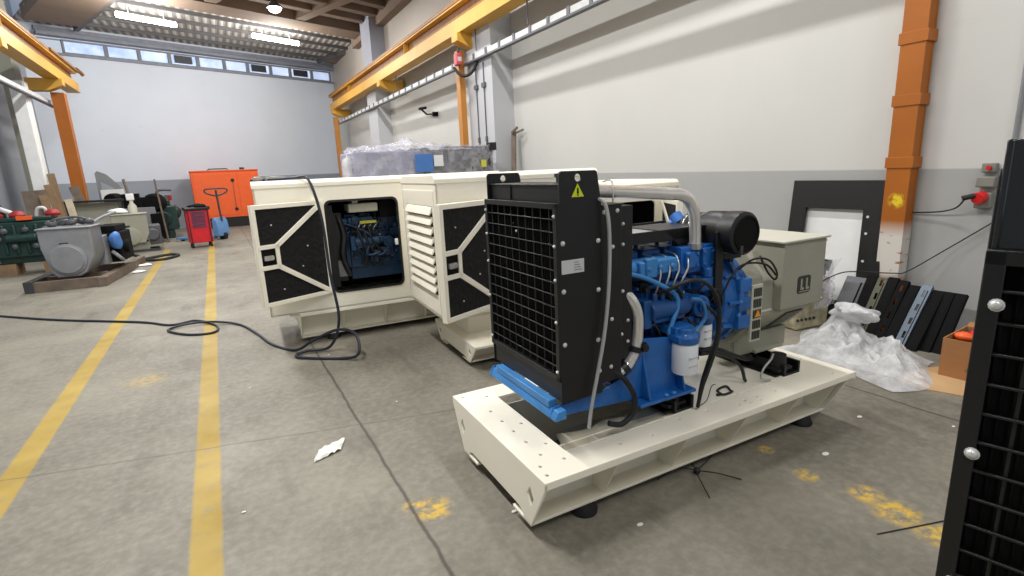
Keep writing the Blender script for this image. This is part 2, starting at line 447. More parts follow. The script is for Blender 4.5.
def make_radiator(root):
    core = MB()
    core.box(.222, .41, .18, .815, .57, 1.40)
    for i in range(40): core.box(.216, .224, .185+i*.0157, .188+i*.0157, .68, 1.39)
    core = core.build('radiator_core', M['black_matt'], root, smooth=False)
    g = MB()
    y0, y1 = .165, .828
    g.box(.186, .206, y0, y1, 1.388, 1.412); g.box(.186, .206, y0, y1, .655, .680)
    g.box(.186, .206, y0, y0+.026, .655, 1.41); g.box(.186, .206, y1-.026, y1, .655, 1.41)
    for i in range(1, 14): g.box(.188, .194, y0+.01, y1-.01, .668+i*.0522-.0026, .668+i*.0522+.0026)
    for i in range(1, 10): g.box(.194, .199, y0+i*.0663-.003, y0+i*.0663+.003, .66, 1.4)
    gr = g.build('radiator_grille', M['black'], root, bevel=.0015)
    for y in (y0+.014, y1-.014):
        for z in (.70, .92, 1.10, 1.24, 1.36): bolt_mb((.186, y, z), (-1, 0, 0), .006).build('bolt', M['bolt'], gr)
    for y, z in ((.56, 1.27), (.6, 1.305)): bolt_mb((.222, y, z), (-1, 0, 0), .006).build('bolt', M['bolt'], gr)
    MB().box(.20, .212, .178, .815, .562, .655).build('kick_panel', M['black'], root, bevel=.003)
    t = MB(); t.box(.222, .40, .178, .815, 1.40, 1.482); t.box(.216, .222, .60, .606, 1.412, 1.48); t.box(.214, .402, .178, .815, 1.478, 1.486)
    t.build('header_tank', M['black'], root, bevel=.003)
    c = MB(); c.cyl((.34, .36, 1.485), (.34, .36, 1.51), .02); c.cyl((.34, .36, 1.51), (.34, .36, 1.525), .028); c.build('filler_cap', M['dkgrey'], root)
    poly = [(.194, .558), (.412, .558), (.412, 1.385), (.392, 1.515)]
    poly += [(.378+.012*math.cos(math.radians(a)), 1.520+.014*math.sin(math.radians(a))) for a in (30, 60, 90)]
    poly += [(.218+.014*math.cos(math.radians(a)), 1.522+.014*math.sin(math.radians(a))) for a in (90, 130, 170)] + [(.204, 1.41), (.194, 1.41)]
    sides = []
    for y in (.173, .829):
        s = MB(); s.prism(poly, (0, y, 0), (1, 0, 0), (0, 0, 1), .009, [circ(.295, 1.508, .0155)])
        sides.append(s.build('side_panel', M['black'], root, bevel=.0015))
    s = MB()
    s.box(.412, .52, .166, .827, .60, 1.388); s.box(.52, .60, .19, .80, .68, 1.378)
    s.box(.405, .53, .16, .833, 1.384, 1.392)
    s.cyl((.60, .5, .98), (.625, .5, .98), .27, n=32)
    sh = s.build('fan_shroud', M['black'], root, bevel=.004)
    near = sides[0]
    for u, z in ((.215, 1.25), (.392, 1.245), (.215, 1.05), (.392, 1.035), (.215, .82), (.388, .81), (.395, .665)):
        bolt_mb((u, .164, z), (0, -1, 0), .0085).build('bolt', M['bolt'], near)
    for u, z in ((.425, 1.36), (.495, 1.362), (.47, 1.21), (.465, .89), (.46, .67)):
        bolt_mb((u, .166, z), (0, -1, 0), .0075).build('bolt', M['bolt'], sh)
    for u, z in ((.545, 1.30), (.545, 1.21), (.545, 1.0), (.54, .80), (.575, .86), (.575, .76)):
        bolt_mb((u, .19, z), (0, -1, 0), .0065).build('bolt', M['bolt'], sh)
    return near, sides[1]

def make_cradle(root):
    b = MB()
    poly = [(.15, .488), (.93, .443), (.93, .475), (.89, .72), (.62, .76), (.60, .60), (.40, .545), (.17, .535)]
    for y in (.205, .80): b.prism(poly, (0, y, 0), (1, 0, 0), (0, 0, 1), .012)
    for y0, y1, ye in ((.125, .21, .135), (.79, .875, .865)):
        b.box(.60, .955, y0, y1, .443, .458)
        for u in (.665, .885):
            yi = .2 if ye < .5 else .795
            b.prism([(yi, .70), (yi, .458), (ye, .458)], (u, 0, 0), (0, 1, 0), (0, 0, 1), .012)
    b.box(.55, .93, .2, .8, .50, .53)
    o = b.build('engine_cradle', M['blue'], root, bevel=.003)
    for u in (.78, .83): bolt_mb((u, .15, .458), (0, 0, 1), .011).build('bolt', M['bluesteel'], o)
    c = MB()
    c.box(.160, .20, .22, .74, .525, .56)
    c.prism([(.152, .486), (.21, .486), (.21, .53), (.17, .528), (.155, .50)], (0, .81, 0), (1, 0, 0), (0, 0, 1), .655)
    c.build('front_crossbar', M['bluesteel'], root, bevel=.004)

def make_mount(root, u0, u1):
    b = MB(); b.box(u0, u1, .17, .84, BT, BT+.012)
    for u in (u0, u1-.016): b.box(u, u+.016, .17, .84, BT, BT+.07)
    b.box(u0-.05, u0, .19, .82, BT, BT+.01)
    o = b.build('mounting_channel', M['black'], root, bevel=.003)
    for v in (.235, .77):
        f = MB(); f.cyl((u0+.03, v, BT+.012), (u0+.03, v, BT+.115), .05, .042); f.box(u0-.03, u0+.09, v-.05, v+.05, BT+.03, BT+.045)
        f.build('rubber_mount', M['rubber'], o)
    return o

def make_engine(root, mb=None, full=True, filters=True):
    mb = mb or M['blue']
    b = MB()
    b.box(.66, 1.26, .33, .67, .60, .96); b.box(.70, 1.24, .37, .63, .47, .62)
    for i in range(6):                                   # cast ribs and core plugs along the block
        u = .70+i*.098
        b.box(u, u+.012, .318, .682, .62, .95); b.cyl((u+.05, .33, .70), (u+.05, .315, .70), .026, n=14)
    b.box(.66, 1.27, .31, .69, .945, .965); b.box(.66, 1.26, .322, .678, .60, .625)
    b.box(.625, .665, .35, .65, .55, 1.0)                # timing cover
    blk = b.build('engine_block', mb, root, bevel=.006)
    h = MB(); h.box(.665, 1.25, .35, .65, .965, 1.06)
    for i in range(4):
        u = .685+i*.145
        h.box(u, u+.115, .38, .62, 1.06, 1.13); h.cyl((u+.057, .5, 1.13), (u+.057, .5, 1.145), .014, n=10)
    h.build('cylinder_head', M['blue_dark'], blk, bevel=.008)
    m = MB()                                             # manifolds on the near side
    m.box(.70, .94, .25, .36, 1.03, 1.10); m.box(.73, .80, .24, .27, 1.02, 1.115); m.cyl((.70, .3, 1.065), (.62, .3, 1.075), .035)
    for i in range(3): m.cyl((.745+i*.075, .25, 1.065), (.745+i*.075, .235, 1.065), .014, n=10)
    m.build('intake_manifold', M['bluesteel'], blk, bevel=.01)
    m = MB()
    m.box(1.0, 1.23, .29, .40, 1.0, 1.135); m.cyl((1.262, .45, 1.0), (1.262, .45, 1.16), .045)
    m.box(1.02, 1.10, .27, .30, 1.03, 1.11); m.box(1.13, 1.21, .27, .30, 1.02, 1.12); m.box(.98, 1.25, .33, .37, .97, 1.01)
    for u in (1.03, 1.09, 1.14, 1.2):
        for z in (1.04, 1.10): m.cyl((u, .27, z), (u, .262, z), .011, n=8)
    m.build('exhaust_manifold', mb, blk, bevel=.008)
    if full:
        p = MB()
        p.cyl((.74, .245, .86), (.98, .245, .86), .05, n=18); p.box(.76, .96, .215, .30, .80, .88)
        for i in range(4):
            u = .78+i*.05; p.cyl((u, .24, .90), (u, .24, .945), .014, n=10)
        p.cyl((.98, .245, .86), (1.04, .25, .86), .034, n=16); p.box(.70, .75, .22, .33, .78, .92)
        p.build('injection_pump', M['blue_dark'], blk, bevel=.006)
        for i in range(4):
            u = .78+i*.05
            MB().tube([(u, .24, .94), (u+.005, .22, .99), (u+.03+i*.01, .235, 1.05), (u+.05+i*.02, .30, 1.10), (u+.05+i*.025, .38, 1.11)], .0045, 8, 6).build('injector_pipe', M['steel'], blk)
        MB().tube([(.62, .25, 1.06), (.70, .23, 1.035), (.80, .215, .985), (.88, .205, .93), (.895, .205, .87), (.86, .20, .80), (.84, .20, .74), (.89, .2, .725), (.97, .2, .745)], .0115, 10, 6).build('coolant_pipe', M['bluesteel'], blk)
        MB().tube([(.97, .19, .90), (1.03, .18, .88), (1.06, .18, .80), (1.02, .19, .74), (.95, .19, .715)], .009, 8, 6).build('oil_line', M['bluesteel'], blk)
        s = MB(); s.cyl((1.07, .33, .84), (1.07, .21, .84), .055); s.cyl((1.07, .21, .84), (1.07, .19, .84), .03); s.box(.97, 1.12, .24, .33, .70, .79)
        s.box(1.10, 1.22, .25, .33, .90, .97); s.cyl((1.16, .27, .97), (1.16, .27, 1.02), .026); s.box(.88, .96, .25, .33, .64, .70)
        s.build('oil_cooler', mb, blk, bevel=.006)
        a = MB(); a.cyl((.90, .28, .74), (1.06, .28, .74), .045); a.cyl((.90, .28, .80), (.98, .28, .80), .028)
        a.build('starter_motor', M['dkgrey'], blk, bevel=.004)
        k = random.Random(3)
        for i in range(34):                              # fittings, unions and bracket bolts
            d = MB(); u, z = k.uniform(.68, 1.24), k.uniform(.64, 1.02); r = k.uniform(.006, .016)
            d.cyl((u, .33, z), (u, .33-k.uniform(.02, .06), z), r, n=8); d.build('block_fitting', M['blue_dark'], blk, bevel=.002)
        for i in range(12):
            d = MB(); u, z = k.uniform(.7, 1.22), k.uniform(.68, 1.0); d.cyl((u, .33, z), (u, .265, z), .007, n=8); d.build('steel_fitting', M['steel'], blk)
        for i in range(5):                               # dark brackets and plugs between the castings
            d = MB(); u, z = .72+i*.115, k.uniform(.84, .96); d.box(u, u+.05, .27, .33, z, z+.05); d.cyl((u+.02, .27, z+.02), (u+.02, .24, z+.02), .016, n=10); d.build('cable_connector', M['rubber'], blk, bevel=.003)
        for i in range(7):
            u = .72+i*.07; z = k.uniform(.7, .95)
            MB().tube([(u, .26, z), (u+.04, .22, z+.05), (u+.09, .225, z-.03), (u+.1, .28, z-.08)], .006, 8, 5).build('wiring_loom', M['cable'], blk)
    # water pump pulley and fan drive behind the shroud
    w = MB(); w.cyl((.60, .5, .95), (.64, .5, .95), .09); w.cyl((.60, .42, .70), (.64, .42, .70), .08); w.build('drive_pulley', M['dkgrey'], blk)
    f = MB()                                             # flywheel housing
    f.lathe((1.25, .5, .815), (1, 0, 0), [(0, .20), (.03, .255), (.07, .265), (.10, .265), (.105, .285), (.135, .285), (.14, .27), (.19, .27)], 36)
    for i in range(12):
        t = 2*PI*i/12; c, s_ = math.cos(t), math.sin(t)
        f.bar((1.29, .5+.262*c, .815+.262*s_), (1.42, .5+.278*c, .815+.278*s_), .018, .03, (0, c, s_))
    for dz in (-.12, -.02, .08): f.box(1.35, 1.44, .215, .25, .815+dz-.03, .815+dz+.04)
    fh = f.build('flywheel_housing', mb, root, bevel=.004)
    if full:
        for i in range(5):
            t = math.radians(150+i*15); bolt_mb((1.36, .5+.285*math.cos(t), .815+.285*math.sin(t)), (0, math.cos(t), math.sin(t)), .009).build('bolt', M['bluesteel'], fh)
    if not full: return blk
    if not filters: return blk
    def filt(u, v, z0, z1, r, head):
        c = MB(); c.lathe((u, v, z0), (0, 0, 1), [(0, r*.6), (.006, r*.96), (.015, r), (z1-z0-.01, r), (z1-z0, r*.9)], 26)
        o = c.build('filter_canister', M['filter_white'], root)
        hd = MB(); hd.lathe((u, v, z1-.002), (0, 0, 1), [(0, r*1.05), (.035, r*1.08), (.05, r*.8), (.075, r*.75)], 22); hd.box(u-.06, u+.05, v, .34, z1+.03, z1+.075)
        hd.box(u-.07, u+.07, v-.03, v+.04, z1+.01, z1+.04)
        hd.build('filter_head', head, o, bevel=.004)
        for z in (z0+.05, z0+.09): MB().box(u-.03, u+.02, v-r-.001, v-r+.004, z, z+.006).build('print_line', M['sticker'], o)
    filt(.90, .155, .545, .705, .062, mb)
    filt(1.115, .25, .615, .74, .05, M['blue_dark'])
    return blk

def make_alternator(root):
    oc = lambda h, ch: [(-h, -h+ch), (-h+ch, -h), (h-ch, -h), (h, -h+ch), (h, h-ch), (h-ch, h), (-h+ch, h), (-h, h-ch)]
    b = MB()
    b.prism(oc(.265, .13), (1.44, .5, .79), (0, 1, 0), (0, 0, 1), .11)
    b.prism(oc(.25, .15), (1.55, .5, .79), (0, 1, 0), (0, 0, 1), .45)
    b.prism(oc(.25, .15), (2.0, .5, .79), (0, 1, 0), (0, 0, 1), .03)
    body = b.build('alternator_housing', M['altgrey'], root, bevel=.006)
    f = MB(); f.box(1.5, 1.96, .36, .64, .43, .55); f.box(1.66, 1.9, .33, .67, .43, .45); f.build('alternator_foot', M['altgrey'], body, bevel=.004)
    p = MB(); p.prism([(.245, .715), (.262, .71), (.40, 1.03), (.38, 1.04)], (1.46, 0, 0), (0, 1, 0), (0, 0, 1), .21); p.build('side_cover', M['altlight'], body, bevel=.003)
    v = MB(); v.box(1.455, 1.54, .222, .237, .57, .89); vo = v.build('vent_frame', M['altlight'], body, bevel=.003)
    for i in range(5):
        z = .585+i*.06
        g = MB(); g.box(1.468, 1.528, .219, .224, z, z+.046); g.build('vent_grille', M['altvent'], body)
        g = MB()
        for j in range(5): g.box(1.468+j*.0135, 1.472+j*.0135, .216, .220, z, z+.046)
        g.build('vent_slats', M['altdark'], body)
    MB().prism([(1.475, .712), (1.522, .712), (1.498, .752)], (0, .2155, 0), (1, 0, 0), (0, 0, 1), .002).build('warning_sticker', M['orange_sign'], body)
    # rear vent on the lower chamfer
    nrm = V((0, -.707, -.707)); e = V((0, .707, -.707))
    g = MB(); o = V((1.82, .268, .672)); g.prism([(0, 0), (.15, 0), (.12, .15), (-.03, .15)], o+nrm*.004, (1, 0, 0), tuple(e), .004)
    g.build('rear_vent', M['altdark'], body)
    g = MB()
    for i in range(7): g.bar(o+e*.02*(i+.5)+nrm*.009, o+V((.145-.004*i*1.2, 0, 0))+e*.02*(i+.5)+nrm*.009, .003, .006, tuple(nrm))
    g.build('vent_slats', M['altgrey'], body)
    t = MB(); t.box(1.665, 2.04, .2, .80, .72, 1.096)
    tb = t.build('terminal_box', M['altgrey'], root, bevel=.005)
    MB().box(1.645, 2.055, .185, .815, 1.096, 1.108).build('terminal_box_lid', M['altlight'], tb, bevel=.003)
    # emblem: dark plate with two raised strokes under a bar
    MB().prism(rrect(1.80, 1.915, .795, .895, .018), (0, .2, 0), (1, 0, 0), (0, 0, 1), .003).build('emblem', M['altdark'], tb)
    g = MB()
    for u in (1.825, 1.872):
        g.box(u, u+.014, .1955, .198, .815, .88); g.box(u+.014, u+.03, .1955, .198, .815, .828)
    g.box(1.815, 1.905, .1955, .198, .803, .808)
    g.build('emblem_mark', M['altgrey'], tb)
    for u, z in ((1.675, 1.08), (2.03, 1.08), (2.03, .74)): bolt_mb((u, .2, z), (0, -1, 0), .006).build('bolt', M['altlight'], tb)

PIPE = [(.30, .29, 1.455), (.5, .29, 1.441), (.9, .29, 1.405), (1.0, .29, 1.39), (1.05, .29, 1.355), (1.078, .29, 1.29), (1.088, .29, 1.2), (1.09, .29, 1.12)]
GS_LOC, GS_RZ = (.974, 1.579, 0), -.0216
def make_open_set():
    r = thing('generator_set', 'open blue diesel generator with black radiator and grey alternator on a cream foreground base', 'generator', GS_LOC, GS_RZ)
    make_base(r); near, far = make_radiator(r); make_cradle(r)
    make_mount(r, .86, .99); make_mount(r, 1.70, 1.84)
    eng = make_engine(r); make_alternator(r)
    tri = [(.262, 1.432), (.322, 1.432), (.292, 1.485)]
    w = MB().prism(tri, (0, .164, 0), (1, 0, 0), (0, 0, 1), .0012).build('warning_sticker', M['yellow_sign'], near)
    s = MB(); s.prism([(.287, 1.445), (.297, 1.445), (.295, 1.468), (.289, 1.468)], (0, .1627, 0), (1, 0, 0), (0, 0, 1), .0008); s.box(.288, .296, .1619, .1627, 1.437, 1.442)
    s.build('warning_mark', M['black_matt'], near)
    MB().box(.207, .318, .1625, .164, 1.123, 1.18).build('paper_sticker', M['sticker'], near)
    s = MB()
    for i in range(4): s.box(.268, .308-.006*i, .1615, .1626, 1.135+i*.0105, 1.138+i*.0105)
    s.build('sticker_print', M['sticker_grey'], near)
    # overflow hose of the radiator
    MB().tube([(.40, .30, 1.40), (.40, .16, 1.415), (.418, .135, 1.36), (.427, .132, 1.22), (.418, .13, 1.02), (.395, .13, .84), (.358, .13, .67), (.325, .13, .53), (.305, .125, .43)], .0085, 10, 6).build('overflow_hose', M['hose_grey'], r)
    MB().tube([(.55, .23, 1.0), (.60, .20, .955), (.634, .19, .87), (.628, .19, .74), (.585, .19, .655), (.53, .195, .62)], .025, 16, 8).build('radiator_pipe', M['chrome'], r)
    c = MB()
    for p, q in (((.624, .19, .725), (.614, .19, .70)), ((.57, .19, .64), (.545, .193, .626))): c.cyl(p, q, .031, n=16)
    c.box(.635, .67, .165, .19, .70, .74); c.cyl((.652, .165, .72), (.652, .15, .72), .018); c.build('hose_clamp', M['black'], r)
    MB().tube([(.48, .18, .64), (.53, .15, .59), (.575, .14, .50), (.56, .14, .42), (.50, .145, .385), (.44, .16, .40)], .013, 10, 8).build('drain_hose', M['rubber'], r)
    e = MB(); e.tube(PIPE, .029, 18, 6)
    ep = e.build('exhaust_pipe', M['chrome'], r)
    b = MB(); b.cyl((PIPE[-1][0], .29, 1.125), (PIPE[-1][0], .29, 1.15), .035); b.build('pipe_clamp', M['steel'], ep)
    MB().tube([(.53, .24, 1.39), (.535, .245, 1.44), (.545, .27, 1.485), (.53, .31, 1.48)], .004, 8, 5).build('hanger_hook', M['steel'], ep)
    t = MB(); t.box(.66, 1.235, .335, .66, 1.205, 1.213); t.box(.66, 1.235, .333, .341, 1.17, 1.228); t.box(.66, 1.235, .654, .662, 1.2, 1.228)
    for u in (.72, 1.02): t.box(u, u+.02, .36, .38, 1.12, 1.206); t.box(u, u+.02, .6, .62, 1.12, 1.206)
    hs = t.build('heat_shield', M['black'], r, bevel=.002)
    MB().box(.665, 1.20, .342, .65, 1.213, 1.2155).build('shield_lining', M['steel'], hs)
    t = MB(); t.prism([(.93, 1.222), (1.32, 1.222), (1.32, 1.143), (1.02, 1.143)], (0, .345, 0), (1, 0, 0), (0, 0, 1), .012); t.box(.93, 1.32, .333, .60, 1.215, 1.222); t.box(1.312, 1.32, .333, .60, 1.143, 1.222)
    t.build('shield_bracket', M['black'], hs, bevel=.002)
    s = MB(); s.box(1.185, 1.24, .238, .25, .83, 1.20); s.box(1.185, 1.24, .238, .34, .83, .842); s.build('support_strut', M['black'], r, bevel=.002)
    a = MB()
    a.lathe((1.31, .60, 1.187), (0, -1, 0), [(0, .05), (.03, .05), (.04, .075), (.06, .085), (.07, .081), (.085, .088), (.095, .081), (.11, .089), (.12, .082), (.135, .091), (.145, .083), (.16, .093), (.17, .09), (.2, .095), (.21, .104), (.30, .107), (.31, .10), (.33, .10), (.335, .109), (.40, .112), (.425, .109), (.435, .092)], 36)
    af = a.build('air_filter', M['black'], r)
    c = MB(); c.lathe((1.31, .165, 1.187), (0, -1, 0), [(0, .093), (.006, .091), (.008, .08), (.003, .075), (.003, .02)], 36); c.build('filter_end_cap', M['black_matt'], af)
    c = MB(); c.cyl((1.31, .60, 1.187), (1.31, .66, 1.187), .055); c.cyl((1.26, .56, 1.22), (1.26, .60, 1.26), .035); c.build('intake_elbow', M['tinyblue'], af)
    c = MB()
    for y in (.43, .475, .515): c.lathe((1.31, y, 1.187), (0, -1, 0), [(0, .086), (.002, .0915), (.007, .0915), (.009, .086)], 36)
    c.build('hose_band', M['steel'], af)
    c = MB(); c.box(1.27, 1.40, .26, .50, 1.045, 1.075); c.box(1.28, 1.31, .3, .46, .96, 1.05); c.box(1.36, 1.39, .3, .46, 1.0, 1.05); c.build('filter_bracket', M['black'], af, bevel=.003)
    for u, v, z in ((1.27, .165, 1.11), (1.42, .2, 1.14), (1.26, .2, 1.26)): MB().box(u-.01, u+.01, v-.01, v+.03, z-.02, z+.02).build('clip', M['dkgrey'], af)
    for pts, rr in (([(.82, .20, .96), (.88, .15, 1.0), (.96, .14, 1.0), (1.04, .135, .955), (1.09, .13, .87), (1.105, .13, .76), (1.085, .125, .66), (1.04, .125, .55), (1.0, .13, .45), (.985, .14, .345)], .0095),
                    ([(1.06, .2, .86), (1.10, .15, .80), (1.10, .14, .70), (1.05, .14, .58), (1.01, .145, .46), (1.0, .15, .345)], .008),
                    ([(1.12, .26, .56), (1.22, .25, .55), (1.34, .25, .50), (1.42, .24, .43), (1.44, .23, .36), (1.45, .23, .345)], .0095),
                    ([(1.12, .27, .575), (1.25, .28, .56), (1.45, .30, .47), (1.62, .34, .40), (1.74, .4, .385)], .0115),
                    ([(1.38, .26, .98), (1.42, .2, 1.04), (1.50, .17, 1.03), (1.60, .19, .95), (1.63, .22, .90), (1.56, .215, .95), (1.47, .2, 1.05)], .0055),
                    ([(1.24, .25, .84), (1.30, .22, .98), (1.38, .21, 1.02), (1.52, .2, 1.0), (1.62, .21, .93)], .0055)):
        MB().tube(pts, rr, 8, 6).build('engine_cable', M['cable'], r)
    MB().tube([(1.66, .22, .46), (1.60, .19, .45), (1.535, .185, .41), (1.53, .19, .355), (1.58, .17, .340)], .006, 8, 6).build('control_cable', M['hose_grey'], r)
    MB().tube([(1.02, .16, .335), (1.06, .15, .36), (1.10, .16, .42), (1.14, .17, .42)], .0022, 6, 5).build('thin_wire', M['cable'], r)
    return r
gs = make_open_set()
# small loop of cable left lying on the base
k = MB(); k.tube([(.05*math.cos(t)+.012*math.sin(3*t), .034*math.sin(t), .007+.004*math.sin(2*t)) for t in [i*2*PI/28 for i in range(57)]], .006, 8); k.tube([(-.05, 0, .007), (-.075, .012, .006)], .008, 8)
o = tag(k.build('cable_coil', M['cable']), 'small black cable coil lying on the cream base beside the white oil filter', 'cable'); o.location = V(GS_LOC)+V((1.27, .185, BT+.0)); o.rotation_euler = (0, 0, .3)

# ------------------------------------------------------------------ sound-proof canopy sets
def make_door(root, hinge, free, z0, z1, nrm, mirror=False, name='canopy_door'):
    """door seen from inside: cream frame over black foam; hinge / free are ground points, nrm points to the viewer side"""
    hx, fx = V((hinge[0], hinge[1], 0)), V((free[0], free[1], 0))
    w = (hx-fx).length; ax = (hx-fx).normalized(); nz = V(nrm).normalized()
    h = z1-z0
    flip = ax.cross(V((0, 0, 1))).dot(nz) > 0
    def pr(b, poly, off, d, holes=()):   # extruded towards nrm starting at off
        o = fx+V((0, 0, z0))+nz*off
        if flip: b.prism(poly, o, ax, (0, 0, 1), d, holes)
        else: b.prism(poly, o+nz*d, ax, (0, 0, 1), d, holes)
    e = .036
    b = MB(); pr(b, [(0, 0), (w, 0), (w, h), (0, h)], -.035, .02)
    pr(b, [(0, 0), (w, 0), (w, h), (0, h)], -.015, .03, [[(e, e), (w-e, e), (w-e, h-e), (e, h-e)]])
    lz0, lz1, lx = h*.40, h*.57, w*.30
    def strip(p, q, t):
        p, q = V((p[0], p[1])), V((q[0], q[1])); d = (q-p).normalized(); n = V((-d.y, d.x))*t/2
        pr(b, [tuple(p-n), tuple(q-n), tuple(q+n), tuple(p+n)], -.012, .03)
    strip((e/2, lz1+.02), (lx, lz1+.02), .036); strip((e/2, lz0-.01), (lx, lz0-.01), .036)
    strip((lx-.02, lz0-.02), (lx-.02, lz1+.03), .036)
    strip((lx-.02, lz1+.02), (w-e*.5, h-.02), .042); strip((lx-.02, lz0-.01), (w-e*.5, .02), .042)
    d = b.build(name, M['cream'], root, bevel=.002)
    f = MB(); pr(f, [(e*.8, e*.8), (w-e*.8, e*.8), (w-e*.8, h-e*.8), (e*.8, h-e*.8)], -.016, .022); f.build('acoustic_foam', M['foam'], d)
    k = MB(); pr(k, [(e, lz0+.01), (lx-.04, lz0+.01), (lx-.04, lz1), (e, lz1)], .004, .008); lk = k.build('latch_recess', M['black_matt'], d)
    k = MB(); pr(k, rrect(e+.02, lx-.06, (lz0+lz1)/2-.02, (lz0+lz1)/2+.02, .01), .012, .016); pr(k, circ(lx-.075, (lz0+lz1)/2, .016, 10), .012, .02); k.build('latch', M['steel'], d)
    k = MB()
    for x, z in ((w*.24, h*.8), (w*.3, h*.15), (w*.7, h*.55), (w*.6, h*.35)): pr(k, circ(x, z, .007, 8), .006, .005)
    k.build('foam_pin', M['bolt'], d)
    return d

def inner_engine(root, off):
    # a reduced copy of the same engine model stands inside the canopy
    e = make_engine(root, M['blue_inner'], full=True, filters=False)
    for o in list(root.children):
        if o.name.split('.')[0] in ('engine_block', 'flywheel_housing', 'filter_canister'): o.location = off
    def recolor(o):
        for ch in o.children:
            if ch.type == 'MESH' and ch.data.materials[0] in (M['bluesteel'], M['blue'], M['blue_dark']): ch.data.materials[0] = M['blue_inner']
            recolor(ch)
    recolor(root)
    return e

def canopy_shell(root, u0, u1, v0, v1, z0, z1, openings, left_louvre=False, z1b=None, ub=None):
    b = MB()
    z1b = z1b or z1; ub = ub or u1
    outer = [(u0, z0), (u1, z0), (u1, z1b), (ub, z1b)] + ([(ub, z1)] if ub < u1 else []) + [(u0, z1)]
    outer = [(u0, z0), (u1, z0), (u1, z1b-.06), (ub, z1b-.06), (ub, z1-.06), (u0, z1-.06)] if ub < u1 else [(u0, z0), (u1, z0), (u1, z1-.06), (u0, z1-.06)]
    b.prism(outer, (0, v0+.02, 0), (1, 0, 0), (0, 0, 1), .02, openings)
    b.prism(outer, (0, v1, 0), (1, 0, 0), (0, 0, 1), .02)
    b.box(u1-.02, u1, v0, v1, z0, z1b-.06); b.box(u0, u0+.02, v0, v1, z0, z1-.06)
    b.box(u0, u1, v0, v1, z0, z0+.02)
    sh = b.build('enclosure', M['cream'], root, bevel=.004)
    r = MB()
    sec = lambda z: [(v0-.006, z-.065), (v0-.006, z-.03), (v0+.02, z-.004), (v0+.05, z), (v1-.05, z), (v1+.006, z-.03), (v1+.006, z-.065)]
    r.prism(sec(z1), (u0-.006, 0, 0), (0, 1, 0), (0, 0, 1), ub-u0+.012)
    if ub < u1: r.prism(sec(z1b), (ub, 0, 0), (0, 1, 0), (0, 0, 1), u1-ub+.006)
    r.build('roof', M['cream'], root, bevel=.004)
    li = MB(); li.box(u0+.025, u1-.025, v1-.05, v1-.025, z0+.02, min(z1, z1b)-.07); li.box(u0+.025, u1-.025, v0+.03, v1-.03, min(z1, z1b)-.10, min(z1, z1b)-.07)
    for u in (u0+.03, u1-.06): li.box(u, u+.025, v0+.03, v1-.03, z0+.02, min(z1, z1b)-.08)
    li.build('shade_lining', M['foam'], root)  # black lining added so the inside of the canopy looks dark
    return sh

# far canopy, with one door folded back and the blue engine showing
c1 = thing('canopy_generator', 'cream canopy generator with opened door showing a shaded blue engine, cable hanging over its front', 'generator', (.524, 5.103, 0), math.radians(-3.2))
make_base(c1, opening=False)
sh = canopy_shell(c1, -.24, 2.12, .0, 1.0, .33, 1.545, [rrect(.345, 1.0, .49, 1.335, .05)])
k = MB(); k.prism(rrect(.33, 1.015, .475, 1.35, .06), (0, .002, 0), (1, 0, 0), (0, 0, 1), .008, [rrect(.35, .995, .495, 1.33, .05)]); k.build('door_seal', M['rubber'], sh)
MB().box(.955, .985, -.006, .01, .88, .94).build('hinge_plate', M['white'], sh, bevel=.004)
b = MB(); b.box(-.08, .34, .05, .9, .30, .33); b.prism([(-.10, .335), (.02, .335), (.02, .30)], (0, .9, 0), (1, 0, 0), (0, 0, 1), .85); b.build('skirt_plate', M['cream'], c1)
# c1 door ends given in world, brought into local
def local(o, p):
    d = V((p[0], p[1], 0))-V(o.location); c, s = math.cos(-o.rotation_euler.z), math.sin(-o.rotation_euler.z)
    return (d.x*c-d.y*s, d.x*s+d.y*c)
make_door(c1, local(c1, (.842, 5.075)), local(c1, (.225, 4.82)), .49, 1.355, (.3, -.95, 0))
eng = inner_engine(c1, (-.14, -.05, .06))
k = MB(); k.box(.40, .50, .18, .30, .55, 1.22)
k.cyl((.40, .5, .9), (.44, .5, .9), .30, n=30); k.box(.36, .42, .15, .85, .5, 1.3); k.tube([(.46, .2, 1.2), (.5, .18, 1.0), (.47, .16, .8), (.52, .17, .6)], .03, 10, 6)
k.build('inner_radiator', M['black'], c1, bevel=.004)
k = MB(); k.box(.56, .84, .10, .40, 1.215, 1.30); k.box(.60, .66, .12, .3, 1.30, 1.42); k.build('inner_silencer', M['altlight'], c1, bevel=.01)
k = MB(); k.box(.86, 1.02, .12, .3, 1.15, 1.4); k.build('wiring_box', M['black_matt'], c1)
k = MB(); k.box(.66, .82, .14, .16, 1.10, 1.125); k.build('valve_cover_label', M['yellowlabel'], c1)
for i in range(3):
    MB().tube([(.62+i*.06, .18, 1.1), (.66+i*.05, .14, .95), (.7+i*.07, .17, .8), (.68+i*.08, .2, .66)], .012, 8, 6).build('inner_hose', M['cable'], c1)
k = MB(); k.prism(rrect(.42, .50, .60, .76, .01), (0, .155, 0), (1, 0, 0), (0, 0, 1), .002); k.build('inner_label', M['sticker_grey'], c1)

